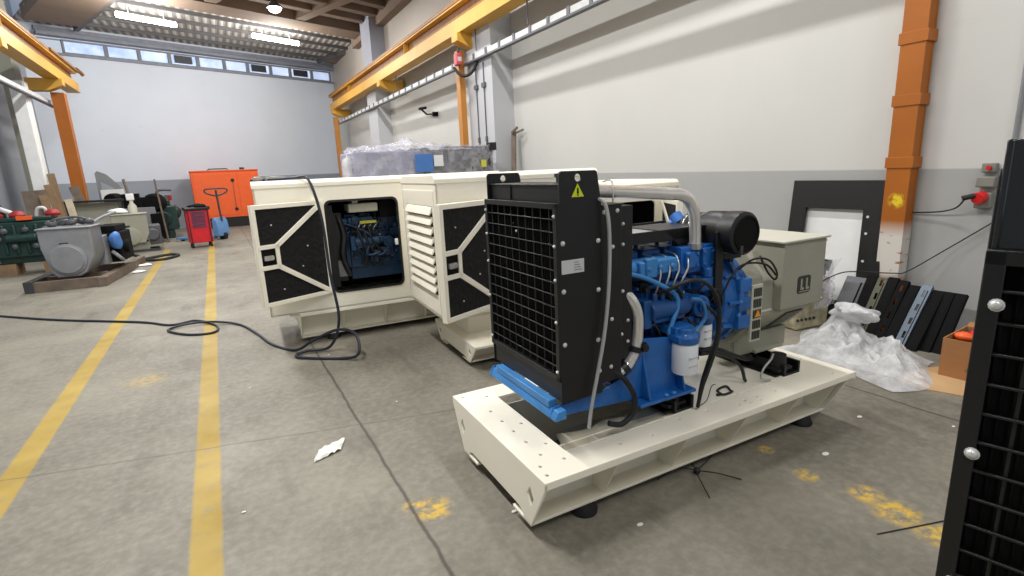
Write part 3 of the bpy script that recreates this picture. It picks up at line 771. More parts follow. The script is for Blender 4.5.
# middle canopy with the louvred end
c2 = thing('canopy_generator', 'cream canopy generator with louvred end panel and opened foam-lined door, directly behind the black radiator', 'generator', (1.593, 3.555, 0), math.radians(-3.0))
fr = make_base(c2, opening=False, L=2.15, feet=False); fr.scale.z = .6; fr.location.z = .012
b = MB(); b.box(.1, 2.1, .38, .9, .20, .412); b.build('spacer_frame', M['cream'], c2)
for u in (.3, 1.93):
    for v in (.165, BW-.165):
        f = MB(); f.lathe((u, v, 0), (0, 0, 1), [(0, .062), (.012, .064), (.04, .05), (.046, .046)], 20); f.build('rubber_foot', M['rubber'], c2)
sh = canopy_shell(c2, -.17, 2.20, .17, 1.14, .41, 1.535, [rrect(.42, 1.05, .50, 1.33, .05), rrect(1.36, 1.93, .50, 1.22, .05)], z1b=1.40, ub=1.28)
# louvre panel: frame lines and nine hooded slats on the end facing left
k = MB(); k.prism([(.24, .44), (1.09, .44), (1.09, 1.42), (.24, 1.42)], (-.176, 0, 0), (0, 1, 0), (0, 0, 1), .006, [[(.27, .60), (1.0, .60), (1.0, 1.30), (.27, 1.30)]])
lp = k.build('louvre_panel', M['cream'], c2, bevel=.002)
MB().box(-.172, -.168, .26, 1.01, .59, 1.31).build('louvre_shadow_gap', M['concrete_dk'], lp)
for i in range(9):
    z = .615+i*.077
    k = MB(); k.prism([(-.17, z+.066), (-.176, z+.066), (-.192, z+.03), (-.202, z+.004), (-.196, z+.0), (-.17, z+.03)], (0, .985, 0), (1, 0, 0), (0, 0, 1), .70)
    k.build('louvre_slat', M['cream'], lp, bevel=.003)
make_door(c2, local(c2, (1.93, 3.70)), local(c2, (1.322, 3.44)), .48, 1.335, (.3, -.95, 0))
make_door(c2, local(c2, (3.60, 3.61)), local(c2, (3.36, 3.18)), .48, 1.235, (-.9, .4, 0))
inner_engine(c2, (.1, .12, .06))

# radiator unit at the right edge: only its front corner is in view
g4 = thing('radiator_unit', 'black radiator close to the viewer, cut off by the right edge of the picture', 'radiator', (0, 0, 0), math.radians(14.0))
near, far = make_radiator(g4)
for o in list(bpy.data.objects):
    if o.parent and o.parent.parent == g4 and o.parent.name.startswith('radiator_grille'): bpy.data.objects.remove(o)
b = MB()
for y in (.30, .70): b.box(.14, .62, y-.04, y+.04, 0, .06); b.box(.24, .30, y-.03, y+.03, .06, .575); b.box(.46, .52, y-.03, y+.03, .06, .61)
b.box(.25, .29, .3, .7, .2, .26)
b.build('stand', M['black'], g4, bevel=.004)
_c = Matrix.Rotation(math.radians(14.0), 3, 'Z') @ V((.186, .828, 0))
g4.location = (1.05-_c.x, .353-_c.y, -.018)
for o in bpy.data.objects:
    if o.parent == g4 and o.name.startswith('stand'): o.location.z = .018
b = MB(); b.box(.202, .222, .178, .820, 1.41, 1.58); b.box(.20, .30, .815, .825, 1.40, 1.58); b.build('tank_front', mat('glossy_black_tank', (24, 26, 29), .2, var=.1, coat=.4), g4, bevel=.003)
for z in (1.325, 1.065, .81): bolt_mb((.186, .806, z), (-1, 0, 0), .0085).build('bolt', M['bolt'], far)

# ------------------------------------------------------------------ setting
b = MB(); b.box(-9, 9, -8, 30, -.1, 0); struct('floor', b, M['floor'], smooth=False)
XW = 5.2
b = MB(); b.box(XW, XW+.2, -8, 26, 0, 7); struct('wall_right', b, M['wall_r'], smooth=False)
b = MB(); b.box(-4.5, -4.3, -8, 22, 0, 7); struct('wall_left', b, M['wall_l'], smooth=False)
BA = math.radians(21.0); BO = V((XW, 24.8, 0)); BE = V((math.cos(BA), math.sin(BA), 0)); BN = V((BE.y, -BE.x, 0))   # BN points into the hall
def back(t, out, z): return BO - BE*t + BN*out + V((0, 0, z))      # t metres to the left of the right corner
def backbar(b, t0, t1, o0, o1, z0, z1):
    vs = [back(t, o, z) for t in (t0, t1) for o in (o0, o1) for z in (z0, z1)]
    b.add(vs, [(0, 1, 3, 2), (4, 6, 7, 5), (0, 4, 5, 1), (2, 3, 7, 6), (0, 2, 6, 4), (1, 5, 7, 3)]); return b
b = MB(); backbar(b, -.2, 10.2, -.2, 0, 0, 5.60); backbar(b, -.2, 10.2, -.2, 0, 5.98, 7); struct('wall_back', b, M['wall_b'], smooth=False)
# strip of windows under the eaves
edges = [.12, 1.0, 1.95, 2.75, 3.65, 4.5, 5.4, 6.3, 7.2, 8.1, 9.2]
for i in range(len(edges)-1):
    t0, t1 = edges[i], edges[i+1]
    f = MB(); backbar(f, t0, t1, -.1, .02, 5.59, 5.63); backbar(f, t0, t1, -.1, .02, 5.95, 5.99); backbar(f, t0, t0+.05, -.1, .02, 5.62, 5.96); backbar(f, t1-.05, t1, -.1, .02, 5.62, 5.96)
    w = struct('window_%d' % (i+1), f, M['midgrey'], smooth=False)
    p = MB(); backbar(p, t0+.05, t1-.05, -.08, -.06, 5.63, 5.95); p.build('pane', M['pane'], w)
    if i in (1, 3, 6):
        p = MB(); backbar(p, t0+.2, t1-.15, -.03, .03, 5.68, 5.92); p.build('vent_flap', M['dkgrey'], w)
tn = [0]
def trim(b, m, **k):
    tn[0] += 1; return struct('trim_%d' % tn[0], b, m, **k)
b = MB(); backbar(b, 0, 9.8, 0, .28, 6.02, 6.12); trim(b, M['truss'])
b = MB(); backbar(b, 0, 9.8, .0, .12, 6.16, 6.28); trim(b, M['truss'])
b = MB(); backbar(b, 0, 9.8, 0, .10, 5.52, 5.58); trim(b, M['truss'])
# ceiling: ribbed deck over the far bay, concrete coffers nearer
b = MB(); backbar(b, 0, 10.2, -.1, 5.2, 6.36, 6.42)
me_deck = struct('ceiling', b, M['deck'], smooth=False)
for o_ in (.9, 1.9, 2.9, 3.9, 4.7):
    b = MB(); backbar(b, .1, 9.6, o_, o_+.06, 6.26, 6.36); trim(b, M['purlin'])
b = MB(); backbar(b, -.2, 10, 4.95, 5.8, 6.12, 6.5); trim(b, M['concrete_br'])
b = MB(); backbar(b, 8.95, 10.2, 1.2, 5, 6.14, 6.5); trim(b, M['concrete_br'])
b = MB(); backbar(b, 8.83, 8.95, .5, 4.95, 6.16, 6.36); trim(b, M['purlin'])
b = MB(); backbar(b, .9, 1.0, .5, 4.95, 6.18, 6.36); trim(b, M['purlin'])
b = MB(); backbar(b, -.4, .9, .8, 4.95, 6.18, 6.36); trim(b, M['concrete_br'])
b = MB(); b.add([back(-.4, 5.7, 6.5), back(10.4, 5.7, 6.5), (-4.3, -8, 6.5), (5.4, -8, 6.5), back(-.4, 5.7, 6.6), back(10.4, 5.7, 6.6), (-4.3, -8, 6.6), (5.4, -8, 6.6)],
          [(0, 1, 2, 3), (4, 7, 6, 5), (0, 3, 7, 4), (1, 5, 6, 2), (0, 4, 5, 1), (3, 2, 6, 7)])
struct('ceiling_near', b, M['concrete_dk'], smooth=False)
for o_ in (6.5, 7.3, 8.1, 8.9, 9.4, 10.4, 12, 14, 16, 18):
    b = MB(); backbar(b, -.3 + .0*o_, 9.6, o_, o_+.26, 6.18, 6.5); trim(b, M['concrete_br'])
for t_ in (.1, 2.1, 4.5, 7.0, 9.3):
    b = MB(); backbar(b, t_, t_+.3, 5.7, 20, 6.14, 6.5); trim(b, M['concrete_br'])
# edge beam over the right wall
b = MB(); b.box(4.95, XW, -6, 20, 5.95, 6.5); trim(b, M['concrete_br'])
# pilasters of the right wall
for y in (-6.3, 1.45, 9.1, 16.9):
    if y == 1.45: continue
    b = MB(); b.box(4.76, XW, y, y+1.05, 0, 6.45); trim(b, M['pilaster'])

# ------------------------------------------------------------------ crane rails, columns, trays
def rail(root, x, y0, y1, z, inward):
    b = MB()
    b.box(x-.15, x+.15, y0, y1, z, z+.03); b.box(x-.14, x+.14, y0, y1, z+.50, z+.53); b.box(x+inward*.12-.012, x+inward*.12+.012, y0, y1, z+.03, z+.25); b.box(x-.13, x+.13, y0, y1, z+.24, z+.26)
    o = b.build('runway_beam', M['crane'], root, bevel=.004)
    b = MB(); b.box(x-.012, x+.012, y0, y1, z+.26, z+.50); b.build('beam_web', M['crane_dk'], o)  # web in a darker tone, shadow under the top flange put into its colour
    b = MB(); b.box(x-.03, x+.03, y0, y1, z+.53, z+.57); b.box(x+inward*.11, x+inward*.15, y0+.3, y1, z+.535, z+.60); b.build('crane_rail', M['crane_dk'], o)
    y = y0+.6
    while y < y1:
        b = MB(); b.box(x-.13, x-.012, y, y+.012, z+.26, z+.5); b.box(x+.012, x+.13, y, y+.012, z+.26, z+.5); b.build('stiffener', M['crane'], o); y += 6.2
    return o
rr = thing('crane_runway', 'yellow overhead crane runway beam with brackets along the right wall', 'crane beam', (4.65, 8, 0))
rail(rr, 0, -14, 14.7, 4.15, -1)
for y in (2.0, 7.45, 14.2):   # brackets carrying the beam: at world y 10, 15.45, 22.4
    b = MB(); b.prism([(-.2, 4.15), (.5, 4.15), (.5, 3.87), (.1, 3.87), (-.2, 4.0)], (0, y+.14, 0), (1, 0, 0), (0, 0, 1), .28); b.build('rail_bracket', M['crane'], rr, bevel=.006)
rl = thing('crane_runway', 'yellow overhead crane runway beam above the left side of the hall', 'crane beam', (-3.0, 8, 0))
rail(rl, 0, -14, 11.3, 4.15, 1)
for y in (4.8, 9.0):
    b = MB(); b.prism([(-.5, 4.15), (.2, 4.15), (.2, 4.0), (-.1, 3.87), (-.5, 3.87)], (0, y+.14, 0), (1, 0, 0), (0, 0, 1), .28); b.build('rail_bracket', M['crane'], rl, bevel=.006)
b = MB(); b.tube([(.16, 11.3, 4.78), (.2, 11.6, 4.74), (.22, 11.7, 4.70)], .05, 8); b.bar((.15, 8.5, 4.74), (.15, 11.5, 4.74), .07, .05); b.build('end_stop', M['crane_dk'], rl)

def column(name, label, x, y, w, d, h, m, straps=()):
    t = thing(name, label, 'column', (x, y, 0))
    b = MB(); b.box(-d/2, -d/2+.018, -w/2, w/2, 0, h); b.box(d/2-.018, d/2, -w/2, w/2, 0, h); b.box(-d/2+.012, d/2-.012, -.012, .012, 0, h)
    b.box(-d/2+.01, d/2-.01, -w/2+.004, -w/2+.016, 0, h); b.box(-d/2+.01, d/2-.01, w/2-.016, w/2-.004, 0, h)
    o = b.build('column_shaft', m, t, bevel=.003)
    for z in straps:
        b = MB(); b.box(-d/2-.008, d/2+.008, -w/2-.014, w/2+.014, z, z+.09); b.build('splice_strap', m, o, bevel=.002)
    b = MB(); b.box(-d/2-.06, d/2+.06, -w/2-.06, w/2+.06, 0, .02); b.build('base_plate', m, t)
    return t
column('steel_column', 'orange steel column with scraped white paint patch against the right wall', 5.125, 2.365, .185, .13, 4.7, M['column'], (1.42, 1.92, 2.4))
column('steel_column', 'thin orange column below the yellow bracket by the second pilaster', 4.60, 10.15, .17, .12, 3.87, M['crane_or'])
column('steel_column', 'orange column at the far end of the right crane beam beside the back wall', 4.6, 22.3, .22, .16, 3.87, M['crane_or'])
column('steel_column', 'orange column under the far end of the left crane beam', -3.0, 17.3, .30, .26, 3.87, M['column'])
b = MB(); b.box(-.12, .12, -.2, .2, 0, 3.9); b.box(-.135, .135, -.14, .14, 0, 3.9)
t = thing('white_post', 'white painted post with dark streaks left of the orange column', 'post', (-3.42, 15.9, 0)); b.build('post_shaft', M['white'], t, bevel=.01)
b = MB(); b.box(-3.9, -3.66, 16.9, 17.5, 0, 6.4); trim(b, M['altgrey'])
for x, y0, y1, z, lab in ((4.71, .0, 22.4, 3.60, 'white ladder-type cable tray under the right crane beam'), (-3.22, 8.0, 18.6, 3.58, 'white ladder-type cable tray under the left crane beam')):
    t = thing('cable_tray', lab, 'cable tray', (x, (y0+y1)/2, z)); h = (y1-y0)/2
    b = MB(); b.box(-.012, .012, -h, h, .03, .135); b.build('tray_side', M['tray'], t)
    b = MB(); b.box(-.05, .04, -h, h, 0, .03); b.build('tray_bottom', M['tray_dk'], t)
    n = int(2*h/.52)
    for i in range(n): y = -h+.3+i*.52; b = MB(); b.box(-.025, -.012, y, y+.07, .01, .15); o = b.build('tray_bracket', M['tray_dk'], t)
    if x > 0:
        for y in (-5.6, -3.5, -1.6, 3.4):
            MB().cyl((0, y, .18), (0, y, .55), .012, n=8).build('hanger_rod', M['tray_dk'], t)
# small things hung below the right beam
t = thing('control_box', 'small faded red box hanging below the yellow rail bracket', 'box', (4.5, 10.0, 3.68)); b = MB(); b.box(-.06, .06, -.08, .08, -.11, .11); b.build('box_body', M['pinkred'], t, bevel=.02)
b = MB(); b.box(-.04, .04, -.083, -.078, -.04, .04); b.build('box_front', M['sticker'], t); b = MB(); b.cyl((0, 0, .11), (.02, 0, .22), .02); b.build('box_stem', M['dkgrey'], t)
b = MB(); b.tube([(4.46, 10.12, 3.55), (4.50, 9.95, 3.40), (4.58, 9.8, 3.36), (4.68, 9.7, 3.45), (4.74, 9.62, 3.62)], .03, 8, 6); tag(b.build('loop_cable', M['cable']), 'black cable loop beneath the red box on the crane bracket', 'cable')
for i, (y, z0, z1) in enumerate(((9.75, .02, 3.7), (9.42, .02, 3.7))):
    b = MB(); b.cyl((4.745, y, z0), (4.745, y, z1-.15), .011, n=8); b.box(4.73, 4.76, y-.03, y+.03, 2.1, 2.2); b.box(4.72, 4.76, y-.07, y+.07, 3.1, 3.18)
    tag(b.build('wall_cable', M['tray_dk']), ('dark vertical cable on the pilaster face nearer the thin orange column', 'dark vertical cable on the pilaster face nearer its right corner')[i], 'cable')
t = thing('wall_bracket', 'small black bracket with bent arm on the white wall below the cable tray', 'bracket', (5.12, 13.4, 3.1))
b = MB(); b.bar((-.08, .45, .12), (-.10, -.05, .09), .06, .06); b.bar((-.10, .3, .1), (-.04, .05, -.06), .035, .035); b.bar((-.04, .05, -.06), (-.04, -.4, -.10), .035, .035); b.box(-.06, .07, -.45, -.38, -.15, -.05); b.build('bracket_arm', M['black_matt'], t)

# ------------------------------------------------------------------ lamps
for lab, a, c in (('long fluorescent light on the left of the ribbed ceiling', (-1.6, 18.36), (-.28, 19.0)), ('long fluorescent light on the right of the ribbed ceiling', (1.78, 19.6), (3.22, 20.25))):
    p, q = V((a[0], a[1], 6.08)), V((c[0], c[1], 6.08)); mid = (p+q)/2; an = math.atan2(q.y-p.y, q.x-p.x); L = (q-p).length/2
    t = thing('tube_light', lab, 'light', mid, an)
    b = MB(); b.box(-L, L, -.03, .03, 0, .05); b.cyl((-L*.6, 0, .05), (-L*.6, 0, .27), .012); b.cyl((L*.6, 0, .05), (L*.6, 0, .27), .012); b.build('light_housing', M['white'], t)
    b = MB(); b.cyl((-L, 0, -.03), (L, 0, -.03), .07, n=14); b.build('light_tube', M['tube'], t)
t = thing('high_bay_lamp', 'round glowing high bay lamp at the top edge of the picture', 'light', (2.1, 16.3, 6.0))
b = MB(); b.lathe((0, 0, .02), (0, 0, 1), [(0, .19), (.06, .17), (.14, .09), (.2, .06)]); b.cyl((0, 0, .2), (0, 0, .46), .015); b.build('lamp_reflector', M['steel'], t)
b = MB(); b.ball((0, 0, .0), .16, sc=(1, 1, .6)); b.build('lamp_bulb', M['bulb'], t)

def area(x, y, z, sx, sy, power, rot=(0, 0, 0), col=(1, .985, .965)):
    l = bpy.data.lights.new('hall_light', 'AREA'); l.shape = 'RECTANGLE'; l.size = sx; l.size_y = sy; l.energy = power; l.color = col
    o = bpy.data.objects.new('hall_light', l); C.objects.link(o); o.location = (x, y, z); o.rotation_euler = rot; return o
for x, y, p in ((-.9, -2, 150), (-.9, 3.5, 240), (-.9, 8, 290), (-.9, 13, 250), (3.15, -2, 110), (3.15, 3.5, 150), (3.15, 9, 150), (3.15, 14.5, 130)):
    area(x, y, 6.0, .16, 2.6, p)
for x, y, p in ((-.9, 17.0, 300), (2.4, 19.0, 220)):
    l = bpy.data.lights.new('deck_fill_light', 'POINT'); l.energy = p; l.shadow_soft_size = .25; l.color = (1, .98, .95)
    o = bpy.data.objects.new('deck_fill_light', l); C.objects.link(o); o.location = (x, y, 5.5)  # added point lights without fixtures, they brighten the roof deck
w = bpy.data.worlds.new('hall_ambient'); bpy.context.scene.world = w; w.use_nodes = True
w.node_tree.nodes['Background'].inputs[0].default_value = (.80, .88, 1, 1); w.node_tree.nodes['Background'].inputs[1].default_value = .7

# ------------------------------------------------------------------ right side against the wall
def wavy_film(name, m, f, nu, nv, parent=None):
    b = MB(); b.grid([[f(i/nu, j/nv) for j in range(nv+1)] for i in range(nu+1)]); return b.build(name, m, parent)
# black frame panel leaning on the wall, pale sheet behind its opening
t = thing('panel_frame', 'large black rectangular frame panel leaning on the white wall behind the alternator', 'panel', (5.0, 2.87, 0))
ay = V((.13, 0, 1.32)).normalized()
b = MB(); b.prism([(-.48, .0), (.46, .0), (.46, 1.325), (-.40, 1.325)], (0, 0, 0), (0, 1, 0), ay, .03, [[(-.27, .2), (.30, .2), (.30, 1.06), (-.235, 1.06)]])
b.build('frame_panel', M['black'], t, bevel=.004)
b = MB()
for y, z in ((-.30, .6), (-.29, .85), (-.285, 1.0), (.36, .7)): b.prism(circ(y, z, .012, 8), (-.004, 0, 0), (0, 1, 0), ay, .004)
b.build('frame_clip', M['bolt'], t)
b = MB(); b.box(-.012, .012, -.34, .36, 0, 1.16, Matrix.Rotation(math.radians(4.5), 3, 'Y'), (0, 0, 0)); o = b.build('backing_sheet', M['white']); o.location = (5.08, 2.87, 0.002)
tag(o, 'pale sheet standing on the wall, visible through the black frame panel', 'sheet')
# steel profiles leaning in a row
specs = [('wide dark grey sheet at the left end of the leaning steel profiles', 'sheetgrey', 2.58, .20, .62, 4.62, 0), ('olive green profile in the row of leaning steel profiles', 'profile_olive', 2.37, .085, .66, 4.6, 1),
         ('black leaning profile directly left of the olive green one', 'black', 2.455, .09, .67, 4.62, 0), ('black leaning profile directly right of the olive green one', 'black', 2.285, .085, .68, 4.58, 0),
         ('slotted black leaning profile, second right of the olive green one', 'black', 2.205, .08, .66, 4.56, 1), ('black leaning profile directly left of the blue-grey one', 'black_matt', 2.125, .085, .62, 4.55, 0),
         ('blue-grey slotted profile in the row of leaning steel profiles', 'profile_blue', 2.035, .085, .64, 4.53, 1), ('black leaning profile directly right of the blue-grey one', 'black', 1.95, .085, .60, 4.54, 0),
         ('narrow black leaning profile, second from the right end of the row', 'black_matt', 1.88, .07, .60, 4.60, 0), ('black leaning profile at the right end of the row beside the cardboard box', 'black', 1.8, .075, .60, 4.62, 0)]
for lab, m, y, w, L, xb, slots in specs:
    xb += .12; w = max(w*.95, .078); zt = .41+.07*(L-.56)/.1; lean = math.atan2(zt, 5.03-xb); L = math.hypot(zt, 5.03-xb)
    R = Matrix.Rotation(-lean, 3, 'Y')
    t = thing('steel_profile', lab, 'steel profile', (xb, y, 0), 0, 'steel profiles leaning on the right wall')
    hl = [[(-w*.12, z), (w*.12, z), (w*.12, z+.06), (-w*.12, z+.06)] for z in (.1, .23, .36, .49)] if slots else []
    ayv = V((math.cos(lean), 0, math.sin(lean)))
    b = MB(); b.prism([(-w/2, 0), (w/2, 0), (w/2, L), (-w/2, L)], (0, 0, 0), (0, 1, 0), ayv, .006, hl)
    n = V((math.sin(lean), 0, -math.cos(lean)))
    for s in (-w/2, w/2-.005): b.prism([(s, 0), (s+.005, 0), (s+.005, L), (s, L)], (0, 0, 0), (0, 1, 0), ayv, .035)
    b.build('profile_web', M['black_matt' if m == 'black' else m], t, bevel=.0015)
    b = MB(); b.prism([(-w*.3, .04), (-w*.22, .04), (-w*.22, L-.05), (-w*.3, L-.05)], tuple(-n*.0015), (0, 1, 0), ayv, .002); b.build('edge_line', M['black_matt'], t)
# crumpled film on the floor
def cf(u, v):
    x = 3.78+.80*u+.08*math.sin(4*v); y = 2.62-1.0*v-.10*math.sin(5*u)
    edge = min(u, 1-u, v, 1-v)*4; edge = min(1, edge)
    h = .03+.20*abs(noise.noise(V((u*3.2, v*3.4, 1.7))))+.10*abs(noise.noise(V((u*8, v*8, 4)))) + .03*noise.noise(V((u*22, v*22, 9)))
    h += .16*math.exp(-((u-.55)**2+(v-.2)**2)*14)
    return (x, y, max(.004, h*edge+.006))
tag(wavy_film('plastic_sheet', M['film'], cf, 44, 44), 'crumpled clear plastic sheeting heaped on the floor in front of the leaning profiles', 'plastic sheet')
def wad(u, v):
    a = u*2*PI; t = v*PI
    p = V((math.sin(t)*math.cos(a)*.10, math.sin(t)*math.sin(a)*.15, math.cos(t)*.07))
    return tuple(V((4.30, 2.2, .325))+p*(1+.7*noise.noise(p*14)))
tag(wavy_film('foam_wrap', M['film'], wad, 26, 16), 'white wad of crumpled foam wrap on top of the clear plastic sheeting', 'wrapping')
# cardboard box and flat sheet
t = thing('cardboard_box', 'open brown cardboard box filled with scraps beside the leaning profiles', 'box', (4.50, 1.42, 0), math.radians(4))
b = MB(); w, d, h = .21, .19, .27
for s in (-1, 1): b.box(s*w-.004, s*w+.004, -d, d, 0, h); b.box(-w, w, s*d-.004, s*d+.004, 0, h)
b.box(-w, w, -d, d, 0, .008); b.build('box_wall', M['card'], t)
b = MB()
b.prism([(-d, 0), (d, 0), (d, .10), (-d, .10)], (w, 0, h), (0, 1, 0), (.6, 0, .2), .005); b.build('box_flap', M['card'], t)
b = MB(); b.prism([(-.06, .05), (.0, .03), (.05, .07), (.02, .12), (-.04, .11)], (-w-.006, 0, 0), (0, 1, 0), (0, 0, 1), .003); b.build('box_stain', M['rust'], t)
k = random.Random(5)
for i in range(9):
    x, y = k.uniform(-.14, .14), k.uniform(-.13, .13)
    b = MB(); b.ball((0, 0, 0), k.uniform(.04, .065), 9, 6, (1, 1.2, .6), .8); o = b.build('scrap_piece', (M['red'], M['dkgrey'], M['card'], M['orange'], M['purple'])[i % 5])
    o.location = V((4.50, 1.42, .235))+V((x, y, k.uniform(0, .03)))
    tag(o, 'crumpled scrap lying inside the open cardboard box', 'scrap', 'scraps inside the cardboard box')
b = MB(); b.prism([(3.86, 1.72), (4.02, 1.30), (4.8, 1.02), (4.86, 1.5), (4.3, 1.72)], (0, 0, 0), (1, 0, 0), (0, 1, 0), .008)
tag(b.build('cardboard_sheet', M['cardlt']), 'flat piece of cardboard on the floor in front of the cardboard box', 'cardboard'); t.location.z = .009
for o in bpy.data.objects:
    if o.name.startswith('scrap_piece'): o.location.z += .009
# engine with black filter standing behind the alternator
t = thing('engine_unit', 'cream machine with a black cylindrical filter on top standing behind the alternator', 'machine', (4.66, 2.93, 0), math.radians(-8))
b = MB(); b.box(-.2, .2, -.2, .16, 0, .46); b.box(-.14, .12, -.12, .10, .46, .54); b.build('machine_body', M['yellow_tarp'], t, bevel=.02)
b = MB(); b.lathe((-.10, .18, .64), (.3, -1, 0), [(0, .06), (.1, .065), (.11, .085), (.3, .09), (.31, .07)], 24); b.cyl((.06, -.16, .60), (.12, -.24, .58), .05); b.build('filter_body', M['black'], t)
b = MB(); b.tube([(-.12, -.1, .5), (.0, -.2, .58), (.12, -.16, .5), (.18, -.05, .42)], .035, 10, 6); b.box(-.1, .1, -.1, .05, .53, .58); b.build('machine_pipe', M['dkgrey'], t)
for i in range(10):
    b = MB(); b.cyl((-.19+.05*(i % 5), -.2, .1+.17*(i//5)), (-.19+.05*(i % 5), -.212, .1+.17*(i//5)), .014, n=8); b.build('machine_fitting', M['dkgrey'], t)
b = MB(); b.box(.02, .1, -.215, -.19, .26, .36); b.build('machine_cover', M['dkgrey'], t)
def wf(u, v):
    p = V((4.44+.26*u, 2.60+.02*math.sin(9*u)-.03*v, .24+.42*v)); return tuple(p+V((.03, -.03, .02))*noise.noise(p*9)*2)
tag(wavy_film('film_drape', M['film_thin'], wf, 18, 24), 'clear film draped on the cream machine behind the alternator', 'plastic sheet')
# socket, plug and cables on the wall
t = thing('wall_socket', 'grey industrial wall socket with round red cover near the right edge', 'socket', (5.2, 1.80, 1.2))
b = MB(); b.box(-.07, 0, -.05, .05, -.10, .02); b.box(-.07, 0, -.06, .055, .06, .14); b.box(-.05, 0, -.05, .04, .17, .24); b.build('socket_housing', M['socketgrey'], t, bevel=.008)
b = MB(); b.cyl((-.07, 0, -.01), (-.13, .01, -.02), .045, n=20); b.build('socket_cover', M['socketred'], t, bevel=.004)
b = MB(); b.cyl((-.05, -.01, .205), (-.07, -.01, .205), .016); b.build('switch_button', M['socketred'], t)
b = MB(); b.cyl((-.12, .03, .0), (-.16, .09, -.02), .02); b.build('socket_plug', M['cable'], t)
for name, lab, pts, r, m in (('power_cable', 'thin black cable plugged into the red wall socket', [(5.06, 1.87, 1.2), (5.12, 1.94, 1.11), (5.15, 2.03, 1.07), (5.17, 2.17, 1.05), (5.185, 2.4, 1.04)], .006, 'cable'),
                             ('power_cable', 'long thin black cable slanting down the wall behind the orange column', [(5.16, 1.62, 1.08), (5.17, 1.73, .99), (5.15, 1.97, .775), (5.05, 2.2, .56), (5.03, 2.30, .53), (4.9, 2.5, .53), (4.6, 2.5, .56), (4.3, 2.5, .52)], .005, 'cable'),
                             ('conduit', 'grey vertical conduit on the right wall above the socket', [(5.185, 1.68, 1.42), (5.185, 1.68, 3.4), (5.185, 1.68, 4.6)], .017, 'midgrey')):
    b = MB(); b.tube(pts, r, 8, 5); tag(b.build(name, M[m]), lab, 'conduit' if name == 'conduit' else 'cable')
# plank leaning by the pilaster
t = thing('wooden_plank', 'weathered wooden prop leaning on the white wall beside the pilaster', 'plank', (4.86, 8.72, 0))
b = MB(); b.bar((0, 0, 0), (.22, .22, 2.25), .085, .05); b.build('plank_board', M['rust'], t)
b = MB(); b.bar((.16, .2, 2.22), (.25, .12, 2.32), .04, .04); b.bar((.2, .2, 2.2), (.26, -.06, 2.26), .03, .03); b.build('plank_tip', M['rust'], t)

# shrink-wrapped machine behind the canopies
t = thing('wrapped_pallet', 'long machine wrapped in clear plastic standing behind the cream canopies', 'wrapped machine', (3.15, 9.0, 0), math.radians(-1))
b = MB(); b.box(-.05, 1.24, -.5, .5, .16, 1.98); b.build('machine_casing', M['dkgrey'], t, bevel=.02)
b = MB(); b.box(-1.2, -.05, -.48, .5, .16, 1.93); b.build('machine_side', M['lilac'], t, bevel=.03)
b = MB(); b.box(-1.25, 1.25, -.5, .5, 0, .06); 
for x in (-1.1, 0, 1.1): b.box(x-.07, x+.07, -.5, .5, .06, .16)
b.build('pallet_board', M['wood'], t)
def wr(u, v):
    x = -1.28+2.54*u; n = noise.noise(V((u*14, v*5, 2)))
    return (x, -.53-.05*n-.02*noise.noise(V((u*40, v*9, 5))), .2+1.8*v+.02*n)
wavy_film('stretch_film', M['film_thin'], wr, 60, 24, t)
def wt(u, v):
    x = -1.2+2.1*u; a = math.sin(PI*u)**.7
    return (x, -.58+1.1*v+.06*noise.noise(V((u*7, v*7, 0))), 1.92+.12*a*math.sin(PI*min(1, v*1.1))**.6+.10*abs(noise.noise(V((u*10, v*5, 3))))+.10*math.exp(-((u-.47)*13)**2)*math.sin(PI*min(1, v*1.4)))
wavy_film('film_top', M['film_thin'], wt, 50, 24, t)
b = MB(); b.box(.96, 1.05, -.60, -.585, 1.62, 1.74); b.build('yellow_label', M['yellowlabel'], t)
b = MB(); b.box(-.22, .08, -.60, -.585, 1.58, 1.86); b.build('blue_sheet', M['bluelabel'], t)
b = MB(); b.box(.10, .26, -.60, -.585, 1.66, 1.84); b.build('white_sheet', M['white'], t)
b = MB(); b.box(1.16, 1.28, -.56, -.4, 1.9, 2.03); b.build('corner_lug', M['black'], t)
def sp(u, v):
    x = -1.4+.18*u; return (x, -.45+.5*v, .05+1.9*(1-u*.1)*v+.0*u+.03*noise.noise(V((u*9, v*9, 1))))
b = MB(); b.ball((-1.27, -.42, 1.6), .3, 14, 14, (.25, .3, .95), .35); b.build('film_bundle', M['film'], t)

# ------------------------------------------------------------------ far left machinery
M['dullred'] = mat('dusty_red_cap', (150, 34, 34), .55, var=.2)
oc = thing('canopy_generator', 'orange canopy generator standing at the back wall', 'generator', (.38, 21.75, 0), math.radians(3))
b = MB(); b.box(-1.05, 1.05, -.5, .5, .34, 1.93); b.box(-1.07, 1.07, -.52, .52, 1.93, 1.98); b.build('canopy_body', M['orange'], oc, bevel=.015)
b = MB(); b.box(-1.03, 1.03, -.49, .49, 0, .34); b.build('canopy_base', M['black'], oc)
for x0, x1 in ((-.98, .30), (.36, .99)):
    b = MB(); b.box(x0, x1, -.512, -.5, .42, 1.86); d = b.build('canopy_door', M['orange'], oc, bevel=.006)
    for z in (.62, 1.62):
        k_ = MB(); k_.cyl((x1-.1, -.512, z), (x1-.1, -.53, z), .06, n=14); k_.build('door_hinge', M['black'], d)
    k_ = MB(); k_.box(x1-.11, x1-.095, -.52, -.512, .62, 1.62); k_.build('door_rod', M['dkgrey'], d)
b = MB(); b.tube([(-.5, -.1, 1.98), (-.45, -.1, 2.03), (.1, -.1, 2.03), (.15, -.1, 1.98)], .02, 8); b.cyl((.6, 0, 1.98), (.6, 0, 2.06), .08); b.build('lifting_eye', M['dkgrey'], oc)
